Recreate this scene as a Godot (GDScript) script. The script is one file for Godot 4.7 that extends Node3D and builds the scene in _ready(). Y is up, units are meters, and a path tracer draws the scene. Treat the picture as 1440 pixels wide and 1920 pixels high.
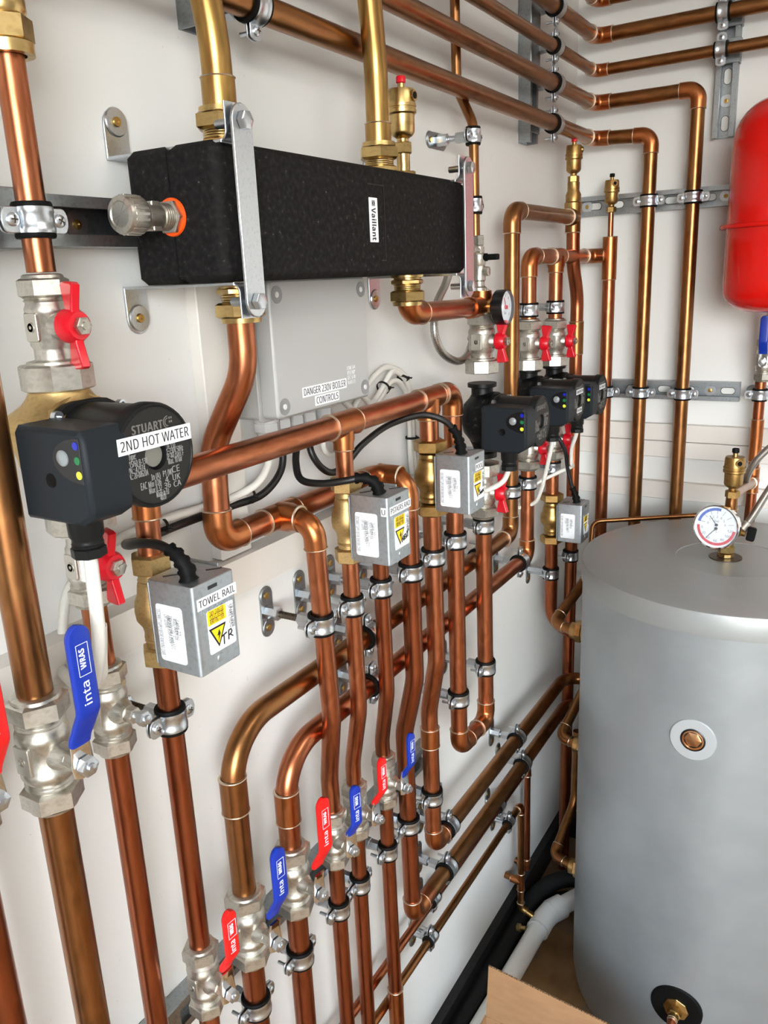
extends Node3D
# A plant room: left wall is the plane x = 0, back wall the plane z = 0, floor y = 0; metres.

var mats := {}
var taken := {}
var shared := {}
var fonts := {}

# ---------------------------------------------------------------- mesh building
class MB:
	var v := PackedVector3Array()
	var n := PackedVector3Array()
	var uv := PackedVector2Array()
	func tri(a: Vector3, b: Vector3, c: Vector3, na: Vector3, nb: Vector3, nc: Vector3, ua := Vector2.ZERO, ub := Vector2.ZERO, uc := Vector2.ZERO) -> void:
		var g := (b - a).cross(c - a)
		if g.length_squared() < 1e-20:
			return
		if g.dot(na + nb + nc) > 0.0:
			v.append_array([a, c, b]); n.append_array([na, nc, nb]); uv.append_array([ua, uc, ub])
		else:
			v.append_array([a, b, c]); n.append_array([na, nb, nc]); uv.append_array([ua, ub, uc])
	func quad(a: Vector3, b: Vector3, c: Vector3, d: Vector3, na: Vector3, nb: Vector3, nc: Vector3, nd: Vector3, ua := Vector2.ZERO, ub := Vector2.ZERO, uc := Vector2.ZERO, ud := Vector2.ZERO) -> void:
		tri(a, b, c, na, nb, nc, ua, ub, uc)
		tri(a, c, d, na, nc, nd, ua, uc, ud)
	# profile of (radius, height) turned about the local Y axis
	func lathe(t: Transform3D, prof: Array, segs := 24, facets := false, a0 := 0.0, a1 := TAU) -> void:
		var m := prof.size() - 1
		var nr: Array = []
		for i in m:
			var d: Vector2 = prof[i + 1] - prof[i]
			nr.append(Vector2(d.y, -d.x).normalized())
		var up := true
		var s := 0.0
		for i in m:
			s += nr[i].x * (prof[i].x + prof[i + 1].x) * prof[i].distance_to(prof[i + 1])
		if s < 0.0:
			for i in m:
				nr[i] = -nr[i]
		for i in m:
			var p: Vector2 = prof[i]
			var q: Vector2 = prof[i + 1]
			if p.distance_to(q) < 1e-7:
				continue
			var np: Vector2 = nr[i]
			var nq: Vector2 = nr[i]
			if i > 0 and nr[i - 1].dot(nr[i]) > 0.78:
				np = (nr[i - 1] + nr[i]).normalized()
			if i < m - 1 and nr[i + 1].dot(nr[i]) > 0.78:
				nq = (nr[i + 1] + nr[i]).normalized()
			for k in segs:
				var t0 := a0 + (a1 - a0) * k / segs
				var t1 := a0 + (a1 - a0) * (k + 1) / segs
				var c0 := Vector2(cos(t0), sin(t0))
				var c1 := Vector2(cos(t1), sin(t1))
				var f0 := c0
				var f1 := c1
				if facets:
					f0 = (c0 + c1).normalized()
					f1 = f0
				quad(t * Vector3(p.x * c0.x, p.y, p.x * c0.y), t * Vector3(p.x * c1.x, p.y, p.x * c1.y), t * Vector3(q.x * c1.x, q.y, q.x * c1.y), t * Vector3(q.x * c0.x, q.y, q.x * c0.y),
					t.basis * Vector3(np.x * f0.x, np.y, np.x * f0.y), t.basis * Vector3(np.x * f1.x, np.y, np.x * f1.y), t.basis * Vector3(nq.x * f1.x, nq.y, nq.x * f1.y), t.basis * Vector3(nq.x * f0.x, nq.y, nq.x * f0.y),
					Vector2(float(k) / segs, p.y * 4.0), Vector2(float(k + 1) / segs, p.y * 4.0), Vector2(float(k + 1) / segs, q.y * 4.0), Vector2(float(k) / segs, q.y * 4.0))
	# hexagonal nut: across flats, from y0 to y1, turned corners
	func hex(t: Transform3D, af: float, y0: float, y1: float, sides := 6, turn := 0.0) -> void:
		var r := af * 0.5 / cos(PI / sides)
		var c := (r - af * 0.5) * 1.05
		var h := c * 0.6
		lathe(t * Transform3D(Basis(Vector3.UP, turn), Vector3.ZERO), [Vector2(0, y0), Vector2(r - c, y0), Vector2(r, y0 + h), Vector2(r, y1 - h), Vector2(r - c, y1), Vector2(0, y1)], sides, true)
	func ring(t: Transform3D, r: float, h: float, segs := 24) -> void:   # a thin round bead round a pipe
		lathe(t, [Vector2(r - 0.002, -h), Vector2(r + 0.0004, -h * 0.6), Vector2(r + 0.0008, 0), Vector2(r + 0.0004, h * 0.6), Vector2(r - 0.002, h)], segs)
	func tube(path: PackedVector3Array, r: float, segs := 20, caps := true, radii := PackedFloat32Array()) -> void:
		var m := path.size()
		var tan: Array = []
		for i in m:
			tan.append((path[mini(i + 1, m - 1)] - path[maxi(i - 1, 0)]).normalized())
		var side: Vector3 = tan[0].cross(Vector3(0.31, 0.72, 0.62)).normalized()
		var len := 0.0
		var last: Array = []
		var lastn: Array = []
		var ll := 0.0
		for i in m:
			var tg: Vector3 = tan[i]
			side = (side - tg * side.dot(tg)).normalized()
			var up := tg.cross(side)
			if i > 0:
				len += path[i].distance_to(path[i - 1])
			var rr: float = r if radii.is_empty() else radii[i]
			var pts: Array = []
			var nrm: Array = []
			for k in segs + 1:
				var a := TAU * k / segs
				var d := side * cos(a) + up * sin(a)
				pts.append(path[i] + d * rr)
				nrm.append(d)
			if i > 0:
				for k in segs:
					quad(last[k], last[k + 1], pts[k + 1], pts[k], lastn[k], lastn[k + 1], nrm[k + 1], nrm[k],
						Vector2(float(k) / segs, ll * 3.0), Vector2(float(k + 1) / segs, ll * 3.0), Vector2(float(k + 1) / segs, len * 3.0), Vector2(float(k) / segs, len * 3.0))
			if caps and (i == 0 or i == m - 1):
				var cn: Vector3 = -tg if i == 0 else tg
				for k in segs:
					tri(path[i], pts[k], pts[k + 1], cn, cn, cn)
			last = pts
			lastn = nrm
			ll = len
	# polygon in local XY pushed along Z over depth, edges bevelled
	func prism(t: Transform3D, poly: PackedVector2Array, depth: float, bevel := 0.0) -> void:
		if Geometry2D.is_polygon_clockwise(poly):
			poly.reverse()
		var m := poly.size()
		var en: Array = []
		for i in m:
			var e := (poly[(i + 1) % m] - poly[i]).normalized()
			en.append(Vector2(e.y, -e.x))
		var inset := PackedVector2Array()
		for i in m:
			var a: Vector2 = en[(i + m - 1) % m]
			var b: Vector2 = en[i]
			var w := a + b
			inset.append(poly[i] - w / maxf(0.3, w.length_squared() * 0.5) * bevel)
		var idx := Geometry2D.triangulate_polygon(inset)
		if idx.is_empty():
			idx = Geometry2D.triangulate_polygon(poly)
		var h := depth * 0.5
		for s in [-1.0, 1.0]:
			var nn: Vector3 = (t.basis * Vector3(0, 0, s)).normalized()
			for k in range(0, idx.size(), 3):
				tri(t * Vector3(inset[idx[k]].x, inset[idx[k]].y, s * h), t * Vector3(inset[idx[k + 1]].x, inset[idx[k + 1]].y, s * h), t * Vector3(inset[idx[k + 2]].x, inset[idx[k + 2]].y, s * h), nn, nn, nn)
		for i in m:
			var j := (i + 1) % m
			var ni: Vector2 = en[i]
			var nj: Vector2 = en[i]
			if en[(i + m - 1) % m].dot(en[i]) > 0.75:
				ni = (en[(i + m - 1) % m] + en[i]).normalized()
			if en[j].dot(en[i]) > 0.75:
				nj = (en[j] + en[i]).normalized()
			var a3 := (t.basis * Vector3(ni.x, ni.y, 0)).normalized()
			var b3 := (t.basis * Vector3(nj.x, nj.y, 0)).normalized()
			quad(t * Vector3(poly[i].x, poly[i].y, -h + bevel), t * Vector3(poly[j].x, poly[j].y, -h + bevel), t * Vector3(poly[j].x, poly[j].y, h - bevel), t * Vector3(poly[i].x, poly[i].y, h - bevel), a3, b3, b3, a3)
			if bevel > 0.0:
				for s in [-1.0, 1.0]:
					var zz := (t.basis * Vector3(0, 0, s)).normalized()
					quad(t * Vector3(poly[i].x, poly[i].y, s * (h - bevel)), t * Vector3(poly[j].x, poly[j].y, s * (h - bevel)), t * Vector3(inset[j].x, inset[j].y, s * h), t * Vector3(inset[i].x, inset[i].y, s * h), (a3 * 2.0 + zz).normalized(), (b3 * 2.0 + zz).normalized(), (b3 + zz * 2.0).normalized(), (a3 + zz * 2.0).normalized())
	func box(t: Transform3D, size: Vector3, bevel := 0.001, corner := 0.0) -> void:
		prism(t, MB.rrect(size.x, size.y, corner), size.z, minf(bevel, minf(size.x, minf(size.y, size.z)) * 0.45))
	# flat bar swept along a path in the local XY plane, half widths along Z and half thicknesses
	func blade(t: Transform3D, path: Array, hw: Array, ht: Array, segs := 20) -> void:
		var m := path.size()
		var last: Array = []
		var lastn: Array = []
		for i in m:
			var d: Vector2 = (path[mini(i + 1, m - 1)] - path[maxi(i - 1, 0)]).normalized()
			var nx := Vector2(d.y, -d.x)
			var pts: Array = []
			var nrm: Array = []
			for k in segs + 1:
				var a := TAU * k / segs
				var ca := cos(a)
				var sa := sin(a)
				var px: float = signf(ca) * pow(absf(ca), 0.6) * ht[i]
				var pz: float = signf(sa) * pow(absf(sa), 0.5) * hw[i]
				pts.append(t * Vector3(path[i].x + nx.x * px, path[i].y + nx.y * px, pz))
				var gx: float = signf(ca) * pow(absf(ca), 1.4) / ht[i]
				var gz: float = signf(sa) * pow(absf(sa), 1.5) / hw[i]
				nrm.append((t.basis * Vector3(nx.x * gx, nx.y * gx, gz)).normalized())
			if i > 0:
				for k in segs:
					quad(last[k], last[k + 1], pts[k + 1], pts[k], lastn[k], lastn[k + 1], nrm[k + 1], nrm[k])
			if i == 0 or i == m - 1:
				var c := t * Vector3(path[i].x, path[i].y, 0)
				var cn := (t.basis * Vector3(d.x, d.y, 0)).normalized() * (-1.0 if i == 0 else 1.0)
				for k in segs:
					tri(c, pts[k], pts[k + 1], cn, cn, cn)
			last = pts
			lastn = nrm
	func ball(t: Transform3D, r: float, squash := 1.0, segs := 16) -> void:
		var p: Array = []
		for i in 9:
			var a := -PI / 2 + PI * i / 8
			p.append(Vector2(maxf(0.0, cos(a) * r), sin(a) * r * squash))
		lathe(t, p, segs)
	func mesh() -> ArrayMesh:
		var arr: Array = []
		arr.resize(Mesh.ARRAY_MAX)
		arr[Mesh.ARRAY_VERTEX] = v
		arr[Mesh.ARRAY_NORMAL] = n
		arr[Mesh.ARRAY_TEX_UV] = uv
		var am := ArrayMesh.new()
		am.add_surface_from_arrays(Mesh.PRIMITIVE_TRIANGLES, arr)
		return am
	static func rrect(w: float, h: float, r: float, k := 5) -> PackedVector2Array:
		var p := PackedVector2Array()
		if r <= 0.0:
			return PackedVector2Array([Vector2(-w / 2, -h / 2), Vector2(w / 2, -h / 2), Vector2(w / 2, h / 2), Vector2(-w / 2, h / 2)])
		var cs := [Vector2(w / 2 - r, -h / 2 + r), Vector2(w / 2 - r, h / 2 - r), Vector2(-w / 2 + r, h / 2 - r), Vector2(-w / 2 + r, -h / 2 + r)]
		for c in 4:
			for i in k + 1:
				var a := -PI / 2 + PI / 2 * c + PI / 2 * i / k
				p.append(cs[c] + Vector2(cos(a), sin(a)) * r)
		return p

func at(p: Vector3) -> Transform3D:
	return Transform3D(Basis(), p)

func ax(d: Vector3, p := Vector3.ZERO) -> Transform3D:   # local Y along d
	var y := d.normalized()
	var x := Vector3(1, 0, 0) if absf(y.x) < 0.9 else Vector3(0, 0, 1)
	x = (x - y * x.dot(y)).normalized()
	return Transform3D(Basis(x, y, x.cross(y)), p)

func bas(x: Vector3, y: Vector3) -> Basis:
	return Basis(x, y, x.cross(y))

# faces: local XY lies on the face, local Z is its outward normal
func face_x(p: Vector3) -> Transform3D:
	return Transform3D(Basis(Vector3(0, 0, -1), Vector3(0, 1, 0), Vector3(1, 0, 0)), p)

# ---------------------------------------------------------------- objects
func numbered(called: String) -> String:
	var k: int = taken.get(called, -1) + 1
	taken[called] = k
	return called if k == 0 else "%s_%03d" % [called, k]

func tag(o: Node3D, label: String, category: String, group := "", kind := "") -> Node3D:
	if label != "":
		o.set_meta("label", label)
	if category != "":
		o.set_meta("category", category)
	if group != "":
		o.set_meta("group", group)
	if kind != "":
		o.set_meta("kind", kind)
	return o

func thing(called: String, label: String, category: String, t := Transform3D(), group := "") -> Node3D:
	var o := Node3D.new()
	o.name = numbered(called)
	add_child(o)
	o.transform = t
	tag(o, label, category, group)
	return o

func part(called: String, mesh: Mesh, mat: Material, parent: Node3D, t := Transform3D(), label := "") -> MeshInstance3D:
	var o := MeshInstance3D.new()
	o.name = called
	o.mesh = mesh
	o.material_override = mat
	parent.add_child(o, true)
	o.transform = t
	if label != "":
		o.set_meta("label", label)
	return o

func solo(called: String, mesh: Mesh, mat: Material, label: String, category: String, t := Transform3D(), group := "") -> MeshInstance3D:
	var o := part(numbered(called), mesh, mat, self, t)
	tag(o, label, category, group)
	return o

func struct(called: String, mesh: Mesh, mat: Material, label := "", t := Transform3D()) -> MeshInstance3D:
	var o := part(called, mesh, mat, self, t)
	tag(o, label, "", "", "structure")
	return o

func words(s: String, high: float, t: Transform3D, mat: Material, parent: Node3D, called := "lettering", wide := 0.0, bold := false, depth := 0.0003) -> MeshInstance3D:
	var key := s + str(high) + str(bold) + str(depth)
	if not shared.has(key):
		var tm := TextMesh.new()
		var fk := "b" if bold else "r"
		if not fonts.has(fk):
			var f := SystemFont.new()
			f.font_names = PackedStringArray(["Droid Sans"])
			if bold:
				f.font_weight = 700
			fonts[fk] = f
		tm.font = fonts[fk]
		tm.font_size = 64
		tm.pixel_size = high / 46.0     # capitals are about 46 of 64
		tm.depth = depth
		tm.text = s
		tm.curve_step = 4.0
		shared[key] = tm
	var m: TextMesh = shared[key]
	var sc := 1.0
	if wide > 0.0:
		sc = wide / maxf(1e-4, m.get_aabb().size.x)
	return part(called, m, mat, parent, t * Transform3D(Basis.from_scale(Vector3(sc, 1, 1)), Vector3.ZERO))

func cached(key: String, make: Callable) -> Mesh:
	if not shared.has(key):
		var b := MB.new()
		make.call(b)
		shared[key] = b.mesh()
	return shared[key]

# ---------------------------------------------------------------- materials
func noise_tex(seed_: int, freq: float, cols: Array, w := 256, h := 256, oct := 4, kind := FastNoiseLite.TYPE_SIMPLEX_SMOOTH) -> NoiseTexture2D:
	var fn := FastNoiseLite.new()
	fn.seed = seed_
	fn.noise_type = kind
	fn.frequency = freq
	fn.fractal_octaves = oct
	var t := NoiseTexture2D.new()
	t.width = w
	t.height = h
	t.seamless = true
	t.noise = fn
	var g := Gradient.new()
	var offs := PackedFloat32Array()
	var cc := PackedColorArray()
	for c in cols:
		offs.append(c[0])
		cc.append(c[1])
	g.offsets = offs
	g.colors = cc
	t.color_ramp = g
	return t

func mat(called: String, col: Color, metal := 0.0, rough := 0.5, tex: Texture2D = null, scale := Vector3.ONE, tri := false) -> StandardMaterial3D:
	var m := StandardMaterial3D.new()
	m.resource_name = called
	m.albedo_color = col
	m.metallic = metal
	m.roughness = rough
	m.metallic_specular = 0.5
	if tex:
		m.albedo_texture = tex
		m.uv1_scale = scale
		m.uv1_triplanar = tri
	mats[called] = m
	return m

func make_materials() -> void:
	mat("copper", Color(0.94, 0.88, 0.84), 1.0, 0.30, noise_tex(3, 0.011, [[0.0, Color(0.60, 0.38, 0.27)], [0.45, Color(0.76, 0.51, 0.38)], [0.6, Color(0.68, 0.44, 0.31)], [1.0, Color(0.80, 0.55, 0.42)]]), Vector3(1, 0.8, 1))
	mat("copper_dark", Color(0.96, 0.88, 0.82), 1.0, 0.28, noise_tex(5, 0.012, [[0.0, Color(0.50, 0.31, 0.22)], [0.5, Color(0.66, 0.42, 0.31)], [1.0, Color(0.58, 0.38, 0.27)]]), Vector3(1, 0.8, 1))
	mat("copper_brown", Color(0.96, 0.90, 0.82), 1.0, 0.31, noise_tex(7, 0.013, [[0.0, Color(0.46, 0.34, 0.23)], [0.5, Color(0.62, 0.46, 0.32)], [1.0, Color(0.56, 0.39, 0.27)]]), Vector3(1, 1.0, 1))
	mat("copper_gold", Color(0.98, 0.94, 0.84), 1.0, 0.30, noise_tex(9, 0.012, [[0.0, Color(0.56, 0.45, 0.29)], [0.5, Color(0.72, 0.60, 0.40)], [1.0, Color(0.65, 0.50, 0.34)]]), Vector3(1, 0.9, 1))
	mat("copper_fitting", Color(0.94, 0.88, 0.82), 1.0, 0.30, noise_tex(11, 0.02, [[0.0, Color(0.60, 0.38, 0.24)], [0.5, Color(0.76, 0.51, 0.34)], [1.0, Color(0.70, 0.45, 0.28)]]), Vector3(1, 1, 1))
	mat("solder", Color(0.80, 0.73, 0.64), 1.0, 0.38)
	mat("brass", Color.WHITE, 1.0, 0.28, noise_tex(13, 0.02, [[0.0, Color(0.66, 0.55, 0.35)], [0.5, Color(0.79, 0.68, 0.46)], [1.0, Color(0.73, 0.61, 0.40)]]), Vector3(1, 3, 1))
	mat("brass_old", Color.WHITE, 1.0, 0.36, noise_tex(14, 0.02, [[0.0, Color(0.52, 0.42, 0.24)], [0.5, Color(0.67, 0.54, 0.33)], [1.0, Color(0.60, 0.46, 0.28)]]), Vector3(1, 3, 1))
	mat("brass_cast", Color.WHITE, 1.0, 0.5, noise_tex(15, 0.03, [[0.0, Color(0.66, 0.55, 0.36)], [0.5, Color(0.76, 0.65, 0.45)], [1.0, Color(0.72, 0.60, 0.40)]]), Vector3(2, 6, 2))
	mat("nickel", Color.WHITE, 1.0, 0.40, noise_tex(17, 0.02, [[0.0, Color(0.64, 0.62, 0.58)], [0.5, Color(0.76, 0.745, 0.71)], [1.0, Color(0.70, 0.685, 0.64)]]), Vector3(2, 4, 2))
	mat("zinc", Color.WHITE, 1.0, 0.30, noise_tex(19, 0.03, [[0.0, Color(0.72, 0.74, 0.76)], [0.5, Color(0.79, 0.81, 0.83)], [1.0, Color(0.76, 0.78, 0.80)]]), Vector3(25, 25, 25), true)
	mat("galv", Color.WHITE, 1.0, 0.38, noise_tex(21, 0.03, [[0.0, Color(0.54, 0.56, 0.57)], [0.5, Color(0.63, 0.65, 0.66)], [1.0, Color(0.59, 0.61, 0.62)]]), Vector3(14, 14, 14), true)
	mat("sheet_steel", Color.WHITE, 1.0, 0.48, noise_tex(23, 0.04, [[0.0, Color(0.64, 0.67, 0.69)], [0.5, Color(0.72, 0.75, 0.77)], [1.0, Color(0.68, 0.71, 0.73)]]), Vector3(10, 10, 10), true)
	mat("steel_dark", Color(0.36, 0.32, 0.28), 1.0, 0.45)
	mat("satin_steel", Color(0.70, 0.72, 0.73), 0.55, 0.5)
	mat("plug_brass", Color(0.76, 0.58, 0.42), 1.0, 0.34)
	mat("chrome", Color(0.9, 0.9, 0.9), 1.0, 0.08)
	mat("screw_gold", Color(0.75, 0.62, 0.36), 1.0, 0.35)
	mat("rubber", Color(0.035, 0.035, 0.035), 0.0, 0.6)
	mat("black_plastic", Color(0.10, 0.10, 0.10), 0.0, 0.38)
	mat("black_shell", Color(0.13, 0.145, 0.16), 0.0, 0.42)
	mat("black_gloss", Color(0.03, 0.03, 0.05), 0.0, 0.35)
	mat("plate_black", Color(0.16, 0.155, 0.15), 0.0, 0.45)
	mat("iron_black", Color.WHITE, 0.0, 0.42, noise_tex(25, 0.06, [[0.0, Color(0.02, 0.02, 0.02)], [0.72, Color(0.05, 0.05, 0.05)], [0.86, Color(0.22, 0.22, 0.22)], [1.0, Color(0.3, 0.3, 0.3)]]), Vector3(8, 8, 8), true)
	var foam := mat("foam_black", Color.WHITE, 0.0, 0.62, noise_tex(27, 0.05, [[0.0, Color(0.085, 0.08, 0.08)], [0.6, Color(0.125, 0.12, 0.12)], [0.85, Color(0.16, 0.155, 0.15)], [0.93, Color(0.42, 0.42, 0.42)], [1.0, Color(0.5, 0.5, 0.5)]], 512, 512), Vector3(5, 5, 5), true)
	foam.metallic_specular = 0.14
	mats.black_shell.metallic_specular = 0.22
	mats.black_plastic.metallic_specular = 0.25
	mats.plate_black.metallic_specular = 0.2
	mats.iron_black.metallic_specular = 0.3
	mats.rubber.metallic_specular = 0.25
	mat("red_plastic", Color(0.76, 0.04, 0.12), 0.0, 0.32)
	mat("red_grip", Color(0.82, 0.07, 0.07), 0.0, 0.36)
	mat("blue_grip", Color(0.03, 0.17, 0.58), 0.0, 0.33)
	mat("white_plastic", Color(0.80, 0.80, 0.79), 0.0, 0.35)
	mat("grey_plastic", Color(0.64, 0.64, 0.63), 0.0, 0.32)
	mat("recess_grey", Color(0.50, 0.50, 0.50), 0.0, 0.4)
	mat("upvc", Color(0.82, 0.80, 0.77), 0.0, 0.38)
	mat("waste_white", Color(0.93, 0.93, 0.91), 0.0, 0.3)
	mat("white_cable", Color(0.82, 0.81, 0.78), 0.0, 0.4)
	mat("black_cable", Color(0.03, 0.03, 0.032), 0.0, 0.42)
	mat("orange", Color(0.95, 0.33, 0.05), 0.0, 0.4)
	mat("label_white", Color(0.88, 0.89, 0.90), 0.0, 0.5)
	mat("label_yellow", Color(0.96, 0.80, 0.03), 0.0, 0.45)
	mat("ink", Color(0.04, 0.04, 0.045), 0.0, 0.6)
	mat("ink_grey", Color(0.25, 0.25, 0.26), 0.0, 0.6)
	mat("print_grey", Color(0.55, 0.55, 0.55), 0.0, 0.6)
	mat("print_dim", Color(0.40, 0.39, 0.37), 0.0, 0.5)
	mat("print_white", Color(0.85, 0.87, 0.90), 0.0, 0.5)
	mat("dot_blue", Color(0.06, 0.12, 0.62), 0.0, 0.3)
	mat("dot_green", Color(0.04, 0.42, 0.22), 0.0, 0.3)
	mat("dot_yellow", Color(0.80, 0.83, 0.22), 0.0, 0.3)
	mat("knob_grey", Color(0.50, 0.52, 0.53), 0.0, 0.25)
	mat("plug_grey", Color(0.50, 0.50, 0.47), 0.6, 0.45)
	mat("gauge_red", Color(0.70, 0.06, 0.14), 0.0, 0.5)
	mat("gauge_blue", Color(0.16, 0.34, 0.68), 0.0, 0.5)
	mat("gauge_face", Color(0.84, 0.87, 0.90), 0.0, 0.5)
	var braid := mat("braid", Color.WHITE, 1.0, 0.35, noise_tex(29, 0.09, [[0.3, Color(0.35, 0.34, 0.32)], [0.55, Color(0.78, 0.77, 0.74)], [1.0, Color(0.88, 0.87, 0.85)]], 128, 128, 1), Vector3(4, 22, 1))
	var glass := mat("glass", Color(0.95, 0.97, 1.0, 0.10), 0.0, 0.02)
	glass.transparency = BaseMaterial3D.TRANSPARENCY_ALPHA
	var lac := mat("vessel_red", Color(0.82, 0.03, 0.010), 0.0, 0.20)
	lac.metallic_specular = 0.4
	lac.clearcoat_enabled = true
	lac.clearcoat = 0.25
	lac.clearcoat_roughness = 0.12
	mat("tank_grey", Color.WHITE, 0.55, 0.40, noise_tex(31, 0.012, [[0.0, Color(0.57, 0.59, 0.60)], [1.0, Color(0.61, 0.63, 0.64)]], 256, 256, 3), Vector3(3, 3, 3), true)
	mat("lid_grey", Color(0.57, 0.58, 0.575), 0.35, 0.42)
	mat("cardboard", Color.WHITE, 0.0, 0.85, noise_tex(33, 0.02, [[0.0, Color(0.60, 0.45, 0.31)], [1.0, Color(0.65, 0.50, 0.35)]]), Vector3(3, 9, 3), true)
	mat("skirting", Color.WHITE, 0.0, 0.6, noise_tex(35, 0.04, [[0.0, Color(0.035, 0.035, 0.035)], [0.75, Color(0.06, 0.06, 0.058)], [1.0, Color(0.22, 0.21, 0.19)]]), Vector3(6, 6, 6), true)
	mat("pipe_foam", Color(0.035, 0.037, 0.04), 0.0, 0.75)
	mat("verdigris", Color.WHITE, 0.6, 0.5, noise_tex(37, 0.05, [[0.0, Color(0.36, 0.40, 0.32)], [0.5, Color(0.50, 0.52, 0.42)], [0.75, Color(0.48, 0.32, 0.20)], [1.0, Color(0.4, 0.26, 0.16)]]), Vector3(1, 4, 1))
	# painted plaster: faint mottling, a few specks and scuffs
	var im := Image.create(1024, 1024, false, Image.FORMAT_RGB8)
	im.fill(Color(0.85, 0.845, 0.828))
	var rng := RandomNumberGenerator.new()
	rng.seed = 77
	for k in 420:
		var px := rng.randi_range(2, 1020)
		var py := rng.randi_range(2, 1000)
		var d := rng.randf_range(0.03, 0.16)
		var c := Color(0.85 - d, 0.845 - d, 0.82 - d)
		im.set_pixel(px, py, c)
		if k % 11 == 0:
			var dx := rng.randf_range(-0.35, 0.35)
			for j in rng.randi_range(3, 14):
				im.set_pixel(clampi(px + int(dx * j), 0, 1023), clampi(py + j, 0, 1023), Color(0.85 - d * 0.6, 0.845 - d * 0.6, 0.81 - d * 0.6))
	var wt := ImageTexture.create_from_image(im)
	var wall := mat("wall_paint", Color.WHITE, 0.0, 0.55, wt, Vector3(0.9, 0.9, 0.9))
	wall.uv1_triplanar = true
	wall.uv1_world_triplanar = true
	wall.metallic_specular = 0.3
	var fl := mat("floor_board", Color.WHITE, 0.0, 0.7, noise_tex(39, 0.006, [[0.0, Color(0.46, 0.34, 0.21)], [0.45, Color(0.60, 0.47, 0.31)], [0.55, Color(0.56, 0.46, 0.36)], [1.0, Color(0.66, 0.54, 0.40)]], 512, 512, 5), Vector3(1.6, 1.6, 1.6), true)
	fl.uv1_world_triplanar = true
	mat("room_wall", Color(0.56, 0.54, 0.52), 0.0, 0.7)
	mat("ceiling_white", Color(0.86, 0.85, 0.84), 0.0, 0.7)
	mat("paving", Color(0.5, 0.49, 0.47), 0.0, 0.9)

# ---------------------------------------------------------------- pipework
func centreline(pts: Array) -> Dictionary:
	var path := PackedVector3Array()
	var arcs: Array = []
	var n := pts.size()
	for i in n:
		var p: Vector3 = pts[i][0]
		if i == 0 or i == n - 1:
			path.append(p)
			continue
		var d0: Vector3 = (p - pts[i - 1][0]).normalized()
		var d1: Vector3 = (pts[i + 1][0] - p).normalized()
		var th := d0.angle_to(d1)
		var rad: float = pts[i][2]
		var tl := rad * tan(th / 2)
		var c := p + (d1 - d0).normalized() * rad / cos(th / 2)
		var a := p - d0 * tl
		var axis := d0.cross(d1).normalized()
		var arc := PackedVector3Array()
		var steps := maxi(4, int(th / 0.13))
		for k in steps + 1:
			arc.append(c + (a - c).rotated(axis, th * k / steps))
		path.append_array(arc)
		arcs.append([pts[i][1], arc, d0, d1])
	return {"path": path, "arcs": arcs}

# pts: [point, kind, radius]; kind "e" is a soldered elbow, "b" a pulled bend
func pipe(label: String, r: float, m: String, pts: Array, opt := {}) -> Node3D:
	var base: Vector3 = pts[0][0]
	for q in pts:
		if q[0].y < base.y:
			base = q[0]
	var o := thing(opt.get("called", "copper_pipe"), label, opt.get("category", "pipe"), at(base), opt.get("group", ""))
	var c := centreline(pts)
	var path := PackedVector3Array()
	for p in c.path:
		path.append(p - base)
	var b := MB.new()
	b.tube(path, r, 24)
	part("tube", b.mesh(), mats[m], o)
	var fm: Material = mats[opt.get("fit", "copper_fitting")]
	var sr := r * 1.045 + 0.0011
	var sock: float = opt.get("sock", r * 1.05)
	for a in c.arcs:
		if a[0] != "e":
			continue
		var ap := PackedVector3Array()
		var arc: PackedVector3Array = a[1]
		ap.append(arc[0] - a[2] * sock - base)
		for p in arc:
			ap.append(p - base)
		ap.append(arc[arc.size() - 1] + a[3] * sock - base)
		var e := MB.new()
		e.tube(ap, sr, 24)
		part("elbow", e.mesh(), fm, o)
		solder(o, r, ap[0], a[2])
		solder(o, r, ap[ap.size() - 1], a[3])
	for t in opt.get("tees", []):          # [point, along, branch, branch radius]
		var e := MB.new()
		var p: Vector3 = t[0] - base
		var rb: float = t[3]
		var l := rb * 1.0 + 0.016
		e.tube(PackedVector3Array([p - t[1] * l, p + t[1] * l]), sr, 24)
		var br: float = rb * 1.045 + 0.0012
		var lb := r + 0.017
		e.tube(PackedVector3Array([p, p + t[2] * (r * 0.8), p + t[2] * (r + 0.004), p + t[2] * (r + 0.009), p + t[2] * lb]), br, 24, true, PackedFloat32Array([br * 1.1, br * 1.1, br * 1.12, br, br]))
		part("tee", e.mesh(), fm, o)
		solder(o, r, p - t[1] * l, t[1])
		solder(o, r, p + t[1] * l, t[1])
		solder(o, rb, p + t[2] * lb, t[2])
	for t in opt.get("sleeves", []):       # [point, along, half length]
		var e := MB.new()
		var p: Vector3 = t[0] - base
		e.tube(PackedVector3Array([p - t[1] * t[2], p + t[1] * t[2]]), sr, 24)
		part("coupling", e.mesh(), fm, o)
		solder(o, r, p - t[1] * t[2], t[1])
		solder(o, r, p + t[1] * t[2], t[1])
	return o

func solder(o: Node3D, r: float, p: Vector3, d: Vector3) -> void:
	part("solder_ring", cached("solder%f" % r, func(b): b.ring(Transform3D(), r * 1.045 + 0.0012, 0.0011)), mats.solder, o, ax(d, p))

# ---------------------------------------------------------------- clamps
const OUT_LEFT_V := 0   # vertical pipe on the left wall
const OUT_LEFT_H := 1   # pipe running along the left wall
const OUT_BACK_V := 2   # vertical pipe on the back wall
const OUT_BACK_H := 3   # pipe running along the back wall

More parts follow.
